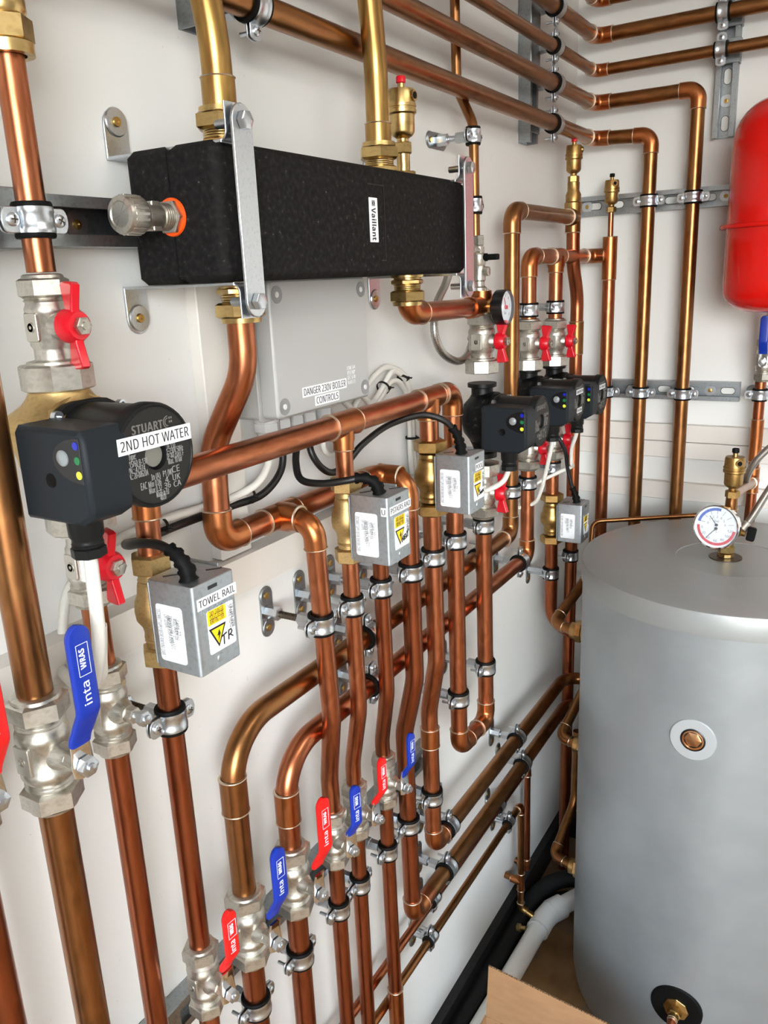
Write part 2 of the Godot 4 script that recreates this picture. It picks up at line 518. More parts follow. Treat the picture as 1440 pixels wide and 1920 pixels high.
func way(k: int) -> Basis:
	match k:
		OUT_LEFT_H: return bas(Vector3(1, 0, 0), Vector3(0, 0, 1))
		OUT_BACK_V: return bas(Vector3(0, 0, 1), Vector3(0, 1, 0))
		OUT_BACK_H: return bas(Vector3(0, 0, 1), Vector3(1, 0, 0))
	return Basis()

# s: distance from the pipe's axis back to what it is fixed to; fix: "plate", "cross" (plate turned across), "rail" or "flat"
func clamp_on(label: String, p: Vector3, r: float, k: int, s: float, fix := "plate", group := "", rod := "zinc") -> Node3D:
	var o := thing("pipe_clamp", label, "pipe clamp", Transform3D(way(k), p), group)
	var key := "clamp%f" % r
	part("rubber_lining", cached(key + "l", func(b): b.lathe(Transform3D(), [Vector2(r, -0.0132), Vector2(r + 0.0034, -0.0132), Vector2(r + 0.0042, -0.0115), Vector2(r + 0.0040, -0.0096), Vector2(r + 0.0024, -0.0095), Vector2(r + 0.0024, 0.0095), Vector2(r + 0.0040, 0.0096), Vector2(r + 0.0042, 0.0115), Vector2(r + 0.0034, 0.0132), Vector2(r, 0.0132)], 28)), mats.rubber, o)
	for sd in [1.0, -1.0]:
		var mk := func(b):
			var ri := r + 0.0024
			var ro := r + 0.0044
			var h := 0.0094
			var mid := 0.0 if sd > 0 else PI
			b.lathe(Transform3D(), [Vector2(ri, -h), Vector2(ro, -h), Vector2(ro + 0.0003, -h * 0.6), Vector2(ro - 0.0003, -h * 0.5), Vector2(ro - 0.0003, h * 0.5), Vector2(ro + 0.0003, h * 0.6), Vector2(ro, h), Vector2(ri, h)], 20, false, mid - PI / 2 + 0.16, mid + PI / 2 - 0.16)
			for e in [-1.0, 1.0]:
				var w := 0.0175
				var poly := PackedVector2Array()
				# ear outline in local (y, z): straight by the band, round outside
				var z0 := r + 0.0012
				var z1 := z0 + w
				poly.append_array([Vector2(-0.0094, z0), Vector2(0.0094, z0), Vector2(0.0094, z1 - 0.005)])
				for i in range(0, 7):
					var a := PI * i / 6
					poly.append(Vector2(cos(a) * 0.0094, z1 - 0.005 + sin(a) * 0.005))
				var tt := Transform3D(Basis(Vector3(0, 1, 0), Vector3(0, 0, e), Vector3(e, 0, 0)), Vector3(sd * 0.0022, 0, 0))
				b.prism(tt, poly, 0.0018, 0.0004)
		part("front_band" if sd > 0 else "back_band", cached(key + "b%d" % int(sd), mk), mats.zinc, o)
	var scr := func(b):
		b.lathe(ax(Vector3(1, 0, 0)), [Vector2(0.0022, -0.021), Vector2(0.0022, 0.0), Vector2(0.0052, 0.0), Vector2(0.0050, 0.0016), Vector2(0.0034, 0.0030), Vector2(0.0, 0.0033)], 14)
	var cross := func(b):
		b.box(at(Vector3(0.0031, 0, 0)), Vector3(0.0008, 0.0058, 0.0011), 0.0001)
		b.box(at(Vector3(0.0031, 0, 0)), Vector3(0.0008, 0.0011, 0.0058), 0.0001)
	for e in [-1.0, 1.0]:
		var sc := part("screw", cached("clampscrew", scr), mats.zinc, o, at(Vector3(0.0031, 0, e * (r + 0.0098))))
		part("screw_slot", cached("clampslot", cross), mats.steel_dark, sc, Transform3D(Basis(Vector3.RIGHT, 0.5 + e), Vector3.ZERO))
	if fix == "flat":
		return o
	part("hanger_boss", cached(key + "h", func(b): b.hex(ax(Vector3(-1, 0, 0)), 0.0145, r + 0.004, r + 0.021)), mats.zinc, o)
	if s > r + 0.018:
		part("threaded_rod", cached("rod%f" % (s - r), func(b): b.lathe(ax(Vector3(-1, 0, 0), Vector3(-r - 0.018, 0, 0)), thread(0.0046, 0.0, s - r - 0.018, 0.0035), 12)), mats[rod], o)
	if fix == "rail":
		part("rail_nut", cached("railnut%f" % s, func(b): b.hex(ax(Vector3(1, 0, 0), Vector3(-s, 0, 0)), 0.016, 0.0, 0.008)), mats.zinc, o)
	if fix == "plate" or fix == "cross":
		var pb := Basis() if fix == "plate" else Basis(Vector3.RIGHT, PI / 2)
		var pl := part("wall_plate", cached("wallplate", func(b): wall_plate(b)), mats.galv, o, Transform3D(pb, Vector3(-s, 0, 0)))
		for e in [-1.0, 1.0]:
			part("plate_screw", cached("platescrew", func(b): b.lathe(ax(Vector3(1, 0, 0)), [Vector2(0.0045, 0), Vector2(0.0045, 0.001), Vector2(0.002, 0.0018), Vector2(0.0, 0.0012)], 12)), mats.screw_gold, pl, at(Vector3(0.0028, e * 0.0215, 0)))
		part("plate_boss", cached("plateboss", func(b): b.hex(ax(Vector3(1, 0, 0)), 0.0150, 0.002, 0.022)), mats.zinc, pl)
	return o

func thread(r: float, y0: float, y1: float, pitch: float) -> Array:
	var a: Array = [Vector2(0, y0)]
	var k := maxi(2, int((y1 - y0) / pitch))
	for i in k:
		var y := y0 + (y1 - y0) * i / k
		var d := (y1 - y0) / k
		a.append_array([Vector2(r - 0.0005, y), Vector2(r, y + d * 0.35), Vector2(r, y + d * 0.65)])
	a.append(Vector2(r - 0.0005, y1))
	a.append(Vector2(0, y1))
	return a

func wall_plate(b: MB) -> void:   # an oblong with a waist, two dished holes
	var poly := PackedVector2Array()
	for c in [1.0, -1.0]:
		for i in 13:
			var a := -0.25 + (PI + 0.5) * i / 12 + (0.0 if c > 0 else PI)
			poly.append(Vector2(cos(a) * 0.0125, c * 0.0215 + sin(a) * 0.0125))
	b.prism(Transform3D(Basis(Vector3(0, 0, -1), Vector3(0, 1, 0), Vector3(1, 0, 0)), Vector3(0.0013, 0, 0)), poly, 0.0024, 0.0006)
	for e in [-1.0, 1.0]:
		b.lathe(ax(Vector3(1, 0, 0), Vector3(0.0024, e * 0.0215, 0)), [Vector2(0.0115, 0), Vector2(0.0105, 0.0009), Vector2(0.0055, 0.0002), Vector2(0.0, 0.0002)], 20)

# ---------------------------------------------------------------- valves
# local Y along the pipe, stem along local X
func valve(label: String, p: Vector3, r: float, handle: String, opt := {}) -> Node3D:
	var big := r > 0.0125
	var o := thing("ball_valve", label, "valve", Transform3D(opt.get("basis", Basis()), p), opt.get("group", ""))
	var hl := 0.051 if big else 0.044
	var br := 0.0215 if big else 0.0172
	var af := 0.043 if big else 0.034
	var nh := 0.021 if big else 0.0175
	var union: bool = opt.get("union", 0) != 0
	var us: float = opt.get("union", 0)         # side of the pump union: -1 below, 1 above
	var m: Material = mats[opt.get("mat", "nickel")]
	var key := "valve%s%d" % [big, int(us)]
	part("body", cached(key, func(b):
		var q: Array = []
		var nr := r + 0.0045
		for e in [-1.0, 1.0]:
			var h: Array = []
			if us == e:
				h = [Vector2(0.0, 0.029), Vector2(0.0215, 0.029), Vector2(0.0215, 0.027), Vector2(r + 0.0035, 0.0255), Vector2(r + 0.0035, 0.0185), Vector2(br * 0.86, 0.0165), Vector2(br * 0.95, 0.014)]
			else:
				var l := hl * (0.88 if us != 0 else 1.0)
				h = [Vector2(nr, l - 0.004), Vector2(nr, l * 0.60), Vector2(nr + 0.0014, l * 0.57), Vector2(nr, l * 0.54), Vector2(nr + 0.0014, l * 0.51), Vector2(nr, l * 0.48), Vector2(br * 0.92, l * 0.44), Vector2(br, l * 0.36), Vector2(br, l * 0.26), Vector2(br * 0.965, l * 0.24)]
			if e > 0:
				h.reverse()
			for p2 in h:
				q.append(Vector2(p2.x, p2.y * e))
		b.lathe(Transform3D(), q, 28)
		var sl := br + (0.010 if big else 0.008)
		b.lathe(ax(Vector3(1, 0, 0)), [Vector2(0.0125, br * 0.5), Vector2(0.0115, br * 0.98), Vector2(0.0085, br + 0.004), Vector2(0.008, sl), Vector2(0.0, sl)], 18)
		b.box(Transform3D(Basis(), Vector3(0, 0, br * 0.93)), Vector3(br * 0.85, hl * 0.5, br * 0.16), 0.0006, 0.002)), m, o)
	part("size_mark", cached("szmark", func(b): b.lathe(ax(Vector3(0, 0, 1)), [Vector2(0.0042, 0), Vector2(0.0042, 0.0005), Vector2(0.0034, 0.0005), Vector2(0.0034, 0), Vector2(0.0014, 0), Vector2(0.0014, 0.0005), Vector2(0, 0.0005)], 16)), m, o, at(Vector3(0, 0, br * 1.01)))
	for e in [1.0, -1.0]:
		if us == e:
			part("union_nut", cached("union%s" % big, func(b): b.hex(Transform3D(), 0.053, -0.0105, 0.0105, 8)), m, o, at(Vector3(0, e * 0.0395, 0)))
			continue
		part("compression_nut", cached("compnut%s" % big, func(b):
			b.hex(Transform3D(), af, -nh / 2, nh / 2 - 0.003)
			b.lathe(Transform3D(), [Vector2(af * 0.47, nh / 2 - 0.0035), Vector2(af * 0.45, nh / 2 - 0.001), Vector2(af * 0.40, nh / 2), Vector2(r - 0.001, nh / 2)], 28)), m, o, Transform3D(Basis(Vector3.RIGHT, 0.0 if e > 0 else PI), Vector3(0, e * (hl * (0.88 if us != 0 else 1.0) - nh / 2 + 0.001), 0)))
	var xs := 0.046 if big else 0.037
	if handle == "butterfly":
		var h := part("butterfly_handle", cached("fly", func(b): butterfly(b)), mats.red_plastic, o, at(Vector3(br + 0.012, 0, 0)))
		part("handle_nut", cached("flynut", func(b):
			b.hex(ax(Vector3(1, 0, 0)), 0.0125, 0.007, 0.0125)
			b.lathe(ax(Vector3(1, 0, 0)), [Vector2(0.0032, 0.012), Vector2(0.0032, 0.0142), Vector2(0, 0.0145)], 10)), mats.nickel, h)
		part("stem", cached("stem%s" % big, func(b): b.lathe(ax(Vector3(1, 0, 0)), [Vector2(0.0055, br), Vector2(0.0055, br + 0.02)], 12)), mats.nickel, o)
		return o
	part("gland_nut", cached("gland%s" % big, func(b): b.hex(ax(Vector3(1, 0, 0)), 0.015 if big else 0.013, br + 0.006, xs - 0.003)), mats.nickel, o)
	part("stem", cached("lstem%s" % big, func(b):
		b.lathe(ax(Vector3(1, 0, 0)), [Vector2(0.004, br), Vector2(0.004, xs + 0.0125), Vector2(0.0, xs + 0.013)], 12)
		b.hex(ax(Vector3(1, 0, 0)), 0.0145 if big else 0.0125, xs + 0.002, xs + 0.0095)), mats.zinc, o)
	if handle.begins_with("lever"):
		var ln: float = opt.get("lever", 0.12)
		var w := 0.0105 if big else 0.0085
		var lv := part("lever", cached("lever%s" % big, func(b):
			b.blade(Transform3D(), [Vector2(xs, -0.011), Vector2(xs, -0.008), Vector2(xs, 0.0), Vector2(xs, 0.018), Vector2(xs + 0.003, 0.031)], [0.004, 0.0095, 0.0105, 0.009, 0.008], [0.0014, 0.0014, 0.0014, 0.0014, 0.0014])), mats.chrome, o)
		var gp: Array = []
		var gw: Array = []
		var gt: Array = []
		var bend := 0.017 if big else 0.014
		var y0: float = (0.019 if big else 0.016) + opt.get("toe", 0.0)
		var y1: float = (0.052 if big else 0.040) + opt.get("toe", 0.0)
		for q in [[0.0, 0.0, 0.75], [0.0, 0.004, 0.9], [0.12, 0.2, 0.95], [0.85, 0.85, 1.0], [0.97, 0.97, 1.0], [1.0, 1.1, 1.0]]:
			gp.append(Vector2(xs + bend * q[0], y0 + (y1 - y0) * q[1]))
			gw.append(w * q[2])
			gt.append(0.0034)
		for q in 9:
			var a := PI / 2 * q / 8
			gp.append(Vector2(xs + bend, ln - w + sin(a) * w * 0.98))
			gw.append(maxf(0.0006, w * cos(a)))
			gt.append(0.0034 if q < 7 else 0.0026)
		var gb := MB.new()
		gb.blade(Transform3D(), gp, gw, gt, 24)
		var col := "blue_grip" if handle == "lever_blue" else "red_grip"
		var g := part("grip", gb.mesh(), mats[col], lv)
		if opt.get("text", true):
			var fx := xs + bend + 0.0036
			var tb := Basis(Vector3(0, 1, 0), Vector3(0, 0, 1), Vector3(1, 0, 0))
			var sc := (ln - y1) / 0.070
			words("inta", 0.0068, Transform3D(tb, Vector3(fx, y1 + 0.016 * sc, 0.0012)), mats.print_white, lv, "lettering", 0.019 * sc)
			words("WRAS", 0.0048, Transform3D(tb, Vector3(fx, y1 + 0.044 * sc, 0.0008)), mats.print_white, lv, "lettering", 0.016 * sc, true)
			part("print_frame", frame_mesh(0.025 * sc, 0.0105), mats.print_white, lv, Transform3D(tb, Vector3(fx, y1 + 0.043 * sc, 0.0)))
	return o

func frame_mesh(w: float, h: float) -> Mesh:
	return cached("frame%f" % w, func(b):
		for e in [-1.0, 1.0]:
			b.box(at(Vector3(0, e * h / 2, 0)), Vector3(w, 0.0004, 0.0002), 0.0)
			b.box(at(Vector3(e * w / 2, 0, 0)), Vector3(0.0004, h, 0.0002), 0.0))

func butterfly(b: MB) -> void:
	b.lathe(ax(Vector3(1, 0, 0)), [Vector2(0.0, -0.0085), Vector2(0.0115, -0.0085), Vector2(0.0132, -0.007), Vector2(0.0132, 0.002), Vector2(0.0105, 0.007), Vector2(0.0, 0.0075)], 22)
	for e in [1.0, -1.0]:
		var poly := PackedVector2Array([Vector2(-0.0035, 0.004), Vector2(0.0065, 0.004), Vector2(0.0060, 0.013), Vector2(0.0125, 0.0305), Vector2(0.0095, 0.0325), Vector2(-0.0055, 0.0335), Vector2(-0.0085, 0.0315), Vector2(-0.0050, 0.013)])
		var bb := Basis(Vector3(1, 0, 0), Vector3(0, e, 0), Vector3(0, 0, e))
		b.prism(Transform3D(bb.rotated(Vector3(0, 1, 0), -0.25), Vector3.ZERO), poly, 0.0075, 0.0012)

# ---------------------------------------------------------------- pumps
func pump(label: String, p: Vector3, cast: String, print_all: bool, tape := "", tape2 := "") -> Node3D:
	var o := thing("circulator_pump", label, "pump", at(p), "circulator pumps on the vertical pipes")
	part("volute", cached("volute%s" % print_all, func(b):
		if print_all:
			b.lathe(Transform3D(), [Vector2(0.0, -0.060), Vector2(0.0235, -0.060), Vector2(0.0235, -0.050), Vector2(0.021, -0.046), Vector2(0.026, -0.038), Vector2(0.034, -0.022), Vector2(0.040, -0.004), Vector2(0.0455, 0.014), Vector2(0.0470, 0.022), Vector2(0.0450, 0.027), Vector2(0.038, 0.0315), Vector2(0.031, 0.036), Vector2(0.0265, 0.041), Vector2(0.0235, 0.046), Vector2(0.0235, 0.055), Vector2(0.0, 0.055)], 36)
		else:
			b.lathe(Transform3D(), [Vector2(0.0, -0.064), Vector2(0.0235, -0.064), Vector2(0.0235, -0.056), Vector2(0.0165, -0.054), Vector2(0.0165, -0.045), Vector2(0.022, -0.034), Vector2(0.031, -0.022), Vector2(0.034, -0.006), Vector2(0.034, 0.010), Vector2(0.030, 0.024), Vector2(0.021, 0.034), Vector2(0.0175, 0.040), Vector2(0.0175, 0.050), Vector2(0.0235, 0.052), Vector2(0.0235, 0.058), Vector2(0.0, 0.058)], 28)
		b.lathe(ax(Vector3(1, 0, 0)), [Vector2(0.0, -0.022), Vector2(0.030, -0.022), Vector2(0.041, -0.010), Vector2(0.044, 0.004), Vector2(0.044, 0.024), Vector2(0.0, 0.024)], 28)), mats[cast], o)
	part("motor_flange", cached("mflange", func(b): b.box(Transform3D(Basis(Vector3.UP, PI / 2), Vector3(0.0285, 0, 0)), Vector3(0.080, 0.080, 0.006), 0.001, 0.028)), mats.black_plastic, o)
	for a in [Vector2(1, 1), Vector2(1, -1), Vector2(-1, 1), Vector2(-1, -1)]:
		part("flange_bolt", cached("fbolt", func(b): b.lathe(ax(Vector3(1, 0, 0)), [Vector2(0.0044, 0), Vector2(0.0044, 0.005), Vector2(0.0026, 0.005), Vector2(0.0026, 0.002), Vector2(0, 0.002)], 14)), mats.zinc, o, at(Vector3(0.0315, a.x * 0.0315, a.y * 0.0315)))
	part("motor_housing", cached("motor", func(b): b.lathe(ax(Vector3(1, 0, 0)), [Vector2(0.037, 0.028), Vector2(0.038, 0.032), Vector2(0.0385, 0.088), Vector2(0.0405, 0.0895), Vector2(0.0405, 0.099), Vector2(0.0395, 0.1015), Vector2(0.0378, 0.1020), Vector2(0.0372, 0.1012), Vector2(0.0112, 0.1012), Vector2(0.0108, 0.0955), Vector2(0.0, 0.0955)], 40)), mats.black_plastic, o)
	var pl := part("name_plate", cached("nplate", func(b): b.lathe(ax(Vector3(1, 0, 0)), [Vector2(0.0116, 0.1), Vector2(0.0112, 0.1014), Vector2(0.0362, 0.1014), Vector2(0.0362, 0.1)], 40)), mats.plate_black, o)
	part("centre_plug", cached("cplug", func(b):
		b.lathe(ax(Vector3(1, 0, 0)), [Vector2(0.0092, 0.095), Vector2(0.0090, 0.0985), Vector2(0.0, 0.0985)], 20)), mats.plug_grey if print_all else mats.black_gloss, o)
	var fx := 0.1016
	var small: Array = [["Type:", 0.0024, -0.0235, 0.0036, 0.007], ["ST 15/60 B-130", 0.0028, -0.0205, -0.0018, 0.022], ["P/N.: 47974", 0.0024, -0.0215, -0.0066, 0.018], ["S.N.: 20-00620A", 0.0024, -0.0205, -0.0108, 0.021],
		["EEI≤0.18- Part 2", 0.0025, 0.0210, 0.0085, 0.021], ["TF 110", 0.0024, 0.0160, 0.0045, 0.009], ["1~230V 50Hz", 0.0024, 0.0195, 0.0006, 0.018], ["IP 44 class F", 0.0024, 0.0195, -0.0034, 0.018], ["Max. 10 bar", 0.0024, 0.0188, -0.0074, 0.015],
		["In (A)", 0.0028, -0.0030, -0.0158, 0.009], ["P1 (W)", 0.0030, 0.0095, -0.0156, 0.010], ["Min 0.06", 0.0030, -0.0048, -0.0208, 0.013], ["4", 0.0028, 0.0078, -0.0206, 0.0], ["Max 0.32", 0.0030, -0.0048, -0.0256, 0.013], ["36", 0.0028, 0.0078, -0.0252, 0.0],
		["CE", 0.0052, 0.0182, -0.0144, 0.008], ["UK", 0.0044, 0.0178, -0.0208, 0.008], ["CA", 0.0044, 0.0182, -0.0262, 0.008], ["EAC", 0.0055, -0.0160, -0.0205, 0.006], ["Made in EU", 0.0022, 0.0020, -0.0300, 0.013], ["40/20", 0.0018, 0.0020, -0.0332, 0.006]]
	var ink: Material = mats.print_grey if print_all else mats.print_dim
	for w in small:
		if print_all or w[1] > 0.0023:
			words(w[0], w[1], face_x(Vector3(fx, 0, 0)) * at(Vector3(w[2], w[3], 0)), ink, pl, "lettering", w[4], false, 0.0002)
	words("STUART", 0.0066, face_x(Vector3(fx, 0, 0)) * at(Vector3(-0.0055, 0.0225, 0)), mats.print_dim, pl, "lettering", 0.031, true, 0.0002)
	part("emblem", cached("emblem", func(b):
		b.lathe(ax(Vector3(0, 0, 1)), [Vector2(0.0042, 0), Vector2(0.0042, 0.0002), Vector2(0.0050, 0.0002), Vector2(0.0050, 0)], 12, false, PI * 0.5, PI * 1.5)
		b.lathe(ax(Vector3(0, 0, 1)), [Vector2(0.0026, 0), Vector2(0.0026, 0.0002), Vector2(0.0033, 0.0002), Vector2(0.0033, 0)], 12, false, PI * 0.5, PI * 1.5)
		for q in [Vector2(0.0018, 0.0), Vector2(0.0018, 0.0030), Vector2(0.0038, 0.0), Vector2(0.0038, 0.003)]:
			b.box(at(Vector3(q.x, q.y, 0.0001)), Vector3(0.0012, 0.0016, 0.0002), 0.0)), mats.print_dim, pl, face_x(Vector3(fx, 0, 0)) * at(Vector3(0.0155, 0.0232, 0)))
	var box := part("control_box", cached("cbox", func(b):
		var poly := PackedVector2Array([Vector2(0.026, -0.037), Vector2(0.088, -0.037), Vector2(0.100, -0.030), Vector2(0.102, -0.024), Vector2(0.102, 0.026), Vector2(0.097, 0.033), Vector2(0.030, 0.034), Vector2(0.026, 0.030)])
		b.prism(at(Vector3(0, -0.0035, 0.0455)), poly, 0.041, 0.0035)), mats.black_shell, o)
	part("control_window", cached("cwin", func(b):
		var poly := PackedVector2Array([Vector2(0.0, -0.0165), Vector2(0.0, 0.0165)])
		for i in range(1, 12):
			var a := PI / 2 + PI * i / 12
			poly.append(Vector2(cos(a) * 0.030, sin(a) * 0.0165))
		b.prism(at(Vector3.ZERO), poly, 0.0008, 0.0002)), mats.black_gloss, box, at(Vector3(0.0985, 0.0085, 0.0662)))
	part("mode_button", cached("cbtn", func(b): b.lathe(ax(Vector3(0, 0, 1)), [Vector2(0.0060, 0), Vector2(0.0058, 0.0012), Vector2(0.0040, 0.0026), Vector2(0.0, 0.0032)], 20)), mats.knob_grey, box, at(Vector3(0.0800, 0.0100, 0.0664)))
	var k := 0
	for c in ["dot_blue", "dot_green", "dot_yellow"]:
		part("mode_dot", cached("cdot", func(b): b.lathe(ax(Vector3(0, 0, 1)), [Vector2(0.0030, 0), Vector2(0.0029, 0.0004), Vector2(0.0, 0.0005)], 16)), mats[c], box, at(Vector3(0.0948, 0.0195 - 0.0105 * k, 0.0665)))
		k += 1
	part("screw_recess", cached("crec", func(b): b.lathe(ax(Vector3(0, 0, 1)), [Vector2(0.0054, 0.0), Vector2(0.0054, 0.0004), Vector2(0.0044, 0.0004), Vector2(0.0040, 0.0001), Vector2(0.0, 0.0001)], 18)), mats.rubber, box, at(Vector3(0.0625, -0.0080, 0.0660)))
	part("cable_gland", cached("cgland", func(b):
		b.lathe(Transform3D(), [Vector2(0.0, 0.002), Vector2(0.0135, 0.002), Vector2(0.0130, -0.014), Vector2(0.0115, -0.016), Vector2(0.0115, -0.019), Vector2(0.0122, -0.020), Vector2(0.0115, -0.021), Vector2(0.0122, -0.022), Vector2(0.0115, -0.023)], 20)
		b.hex(Transform3D(), 0.0245, -0.031, -0.023, 8)), mats.black_plastic, o, at(Vector3(0.066, -0.0405, 0.0455)))
	if tape != "":
		var wd := 0.0745 if print_all else 0.040
		var hh := 0.0125 if print_all else 0.009
		var tp := part("tape_label", cached("tape%f" % wd, func(b): b.box(Transform3D(), Vector3(wd, hh, 0.0004), 0.0)), mats.label_white, o, face_x(Vector3(fx + 0.0006, 0.0125 if print_all else 0.0165, -0.0008 if print_all else 0.0)))
		words(tape, 0.0076 if print_all else 0.0052, at(Vector3(0, 0, 0.0003)), mats.ink, tp, "lettering", wd * 0.93, false, 0.0002)
	if tape2 != "":
		var tp := part("tape_label", cached("tape2", func(b): b.box(Transform3D(), Vector3(0.028, 0.009, 0.0004), 0.0)), mats.label_white, o, face_x(Vector3(fx + 0.0006, -0.0185, 0.0)))
		words(tape2, 0.0052, at(Vector3(0, 0, 0.0003)), mats.ink, tp, "lettering", 0.025, false, 0.0002)
	return o

# ---------------------------------------------------------------- motorised zone valves
func zone_valve(label: String, p: Vector3, r: float, tape: String, hand: Array, old: String) -> Node3D:
	var big := r > 0.0125
	var o := thing("zone_valve", label, "motorised valve", at(p), "motorised zone valves with steel actuators")
	var k := 1.2 if big else 1.0
	part("valve_body", cached("zbody%s" % big, func(b):
		b.lathe(Transform3D(), [Vector2(0.0135 * k, -0.036), Vector2(0.0135 * k, -0.031), Vector2(0.0145 * k, -0.030), Vector2(0.0135 * k, -0.0285), Vector2(0.0145 * k, -0.027), Vector2(0.0138 * k, -0.022), Vector2(0.0150 * k, -0.016), Vector2(0.0195 * k, -0.009), Vector2(0.0205 * k, 0.0), Vector2(0.0195 * k, 0.009), Vector2(0.0165 * k, 0.016), Vector2(0.0155 * k, 0.024), Vector2(0.0148 * k, 0.027), Vector2(0.0135 * k, 0.0285), Vector2(0.0145 * k, 0.030), Vector2(0.0135 * k, 0.032), Vector2(0.0135 * k, 0.036)], 26)
		b.lathe(ax(Vector3(1, 0, 0)), [Vector2(0.0145, 0.008), Vector2(0.0145, 0.024), Vector2(0, 0.024)], 20)), mats[old], o)
	for e in [1.0, -1.0]:
		part("compression_nut", cached("znut%s" % big, func(b):
			b.hex(Transform3D(), 0.0335 if not big else 0.043, -0.009, 0.009, 6, 0.3)), mats[old], o, at(Vector3(0, e * (0.0455 if not big else 0.0475), 0)))
	var bx := part("actuator_case", cached("zcase", func(b):
		# folded steel cover: front, side and back round one prism, open below
		b.prism(Transform3D(Basis(Vector3(1, 0, 0), Vector3(0, 0, -1), Vector3(0, 1, 0)), Vector3(0.049, 0, 0.0015)), MB.rrect(0.054, 0.053, 0.0035), 0.084, 0.0007)
		b.box(at(Vector3(0.040, 0.0425, -0.026)), Vector3(0.034, 0.004, 0.001), 0.0003)), mats.sheet_steel, o)
	part("base_plate", cached("zbase", func(b): b.box(at(Vector3(0.0205, -0.001, 0.001)), Vector3(0.0018, 0.078, 0.050), 0.0004)), mats.sheet_steel, o)
	for q in [Vector3(0.036, 0.0422, 0.012), Vector3(0.060, 0.0422, -0.017)]:
		part("slot", cached("zslot", func(b): b.box(Transform3D(), Vector3(0.014, 0.0004, 0.0028), 0.0001, 0.001)), mats.black_gloss, bx, Transform3D(Basis(Vector3.UP, 0.9), q))
	part("latch_hole", cached("zlatch", func(b): b.box(Transform3D(), Vector3(0.0115, 0.0032, 0.0006), 0.0001)), mats.black_gloss, bx, face_x(Vector3(0.0762, 0.0355, 0.0035)))
	part("dimple", cached("zdim", func(b): b.lathe(ax(Vector3(1, 0, 0)), [Vector2(0.0044, 0), Vector2(0.0038, 0.0010), Vector2(0.0, 0.0013)], 18)), mats.sheet_steel, bx, at(Vector3(0.0759, -0.0330, 0.002)))
	# stickers
	var st := part("rating_sticker", cached("zst", func(b): b.box(Transform3D(), Vector3(0.031, 0.054, 0.0004), 0.0, 0.003)), mats.label_white, bx, at(Vector3(0.0455, -0.006, 0.0282)))
	for w in [["Lane 22", 0.0030, 0.0095, 0.008, 0.014], ["MODEL V4043H1056", 0.0014, 0.0065, 0.006, 0.020], ["230V 50Hz 6W  T amb 52 C", 0.0014, 0.0008, 0.002, 0.032], ["SWITCH 3(3)A 250V", 0.0014, -0.0012, 0.004, 0.026], ["CAT 2200N", 0.0014, -0.0042, 0.012, 0.012], ["DISCONNECT SUPPLY BEFORE REMOVING COVER", 0.0011, -0.0125, 0.0, 0.044]]:
		words(w[0], w[1], Transform3D(Basis(Vector3(0, -1, 0), Vector3(1, 0, 0), Vector3(0, 0, 1)), Vector3(w[2], w[3], 0.0003)), mats.ink_grey, st, "lettering", w[4], false, 0.0001)
	var ws := part("warning_sticker", cached("zws", func(b): b.box(Transform3D(), Vector3(0.034, 0.041, 0.0004), 0.0, 0.002)), mats.label_white, bx, face_x(Vector3(0.0763, -0.0055, 0.0005)) * at(Vector3(0.003, 0, 0)))
	part("yellow_panel", cached("zyl", func(b): b.box(at(Vector3(-0.005, 0.0135, 0.0003)), Vector3(0.0235, 0.0135, 0.0003), 0.0, 0.001)), mats.label_yellow, ws)
	var ly := 0.0172
	for w in ["240V DANGER", "ISOLATE BEFORE", "REMOVING COVER"]:
		words(w, 0.0019, at(Vector3(-0.005, ly, 0.0005)), mats.ink, ws, "lettering", 0.018, false, 0.0001)
		ly -= 0.0036
	words("Honeywell", 0.0052, face_x(Vector3(0.0761, 0.0165, 0.002)), mats.sheet_steel, bx, "embossing", 0.036, true, 0.0008)
	for w in [["SPARE HEAD", 0.0125], ["2 W 22MM 28MM", 0.0150]]:
		words(w[0], 0.0013, Transform3D(Basis(Vector3(0, -1, 0), Vector3(1, 0, 0), Vector3(0, 0, 1)), Vector3(w[1], 0.006, 0.0003)), mats.ink_grey, ws, "lettering", 0.022, false, 0.0001)
	part("hazard_triangle", cached("ztri", func(b): b.prism(Transform3D(), PackedVector2Array([Vector2(-0.0118, 0.0095), Vector2(0.0100, 0.0095), Vector2(-0.0009, -0.0105)]), 0.0003, 0.0)), mats.ink, ws, at(Vector3(-0.0045, -0.006, 0.0003)))
	part("hazard_field", cached("ztri2", func(b): b.prism(Transform3D(), PackedVector2Array([Vector2(-0.0090, 0.0079), Vector2(0.0072, 0.0079), Vector2(-0.0009, -0.0072)]), 0.0003, 0.0)), mats.label_yellow, ws, at(Vector3(-0.0045, -0.006, 0.0005)))
	part("hazard_bolt", cached("zbolt", func(b): b.prism(Transform3D(), PackedVector2Array([Vector2(0.0005, 0.006), Vector2(-0.0028, 0.0005), Vector2(-0.0006, 0.0008), Vector2(-0.0018, -0.0052), Vector2(0.0018, 0.0018), Vector2(-0.0004, 0.0015)]), 0.0002, 0.0)), mats.ink, ws, at(Vector3(-0.0045, -0.006, 0.0007)))
	if not hand.is_empty():
		part("handwriting", strokes(hand, 0.0006), mats.ink, ws, at(Vector3(0.004, -0.012, 0.0006)))
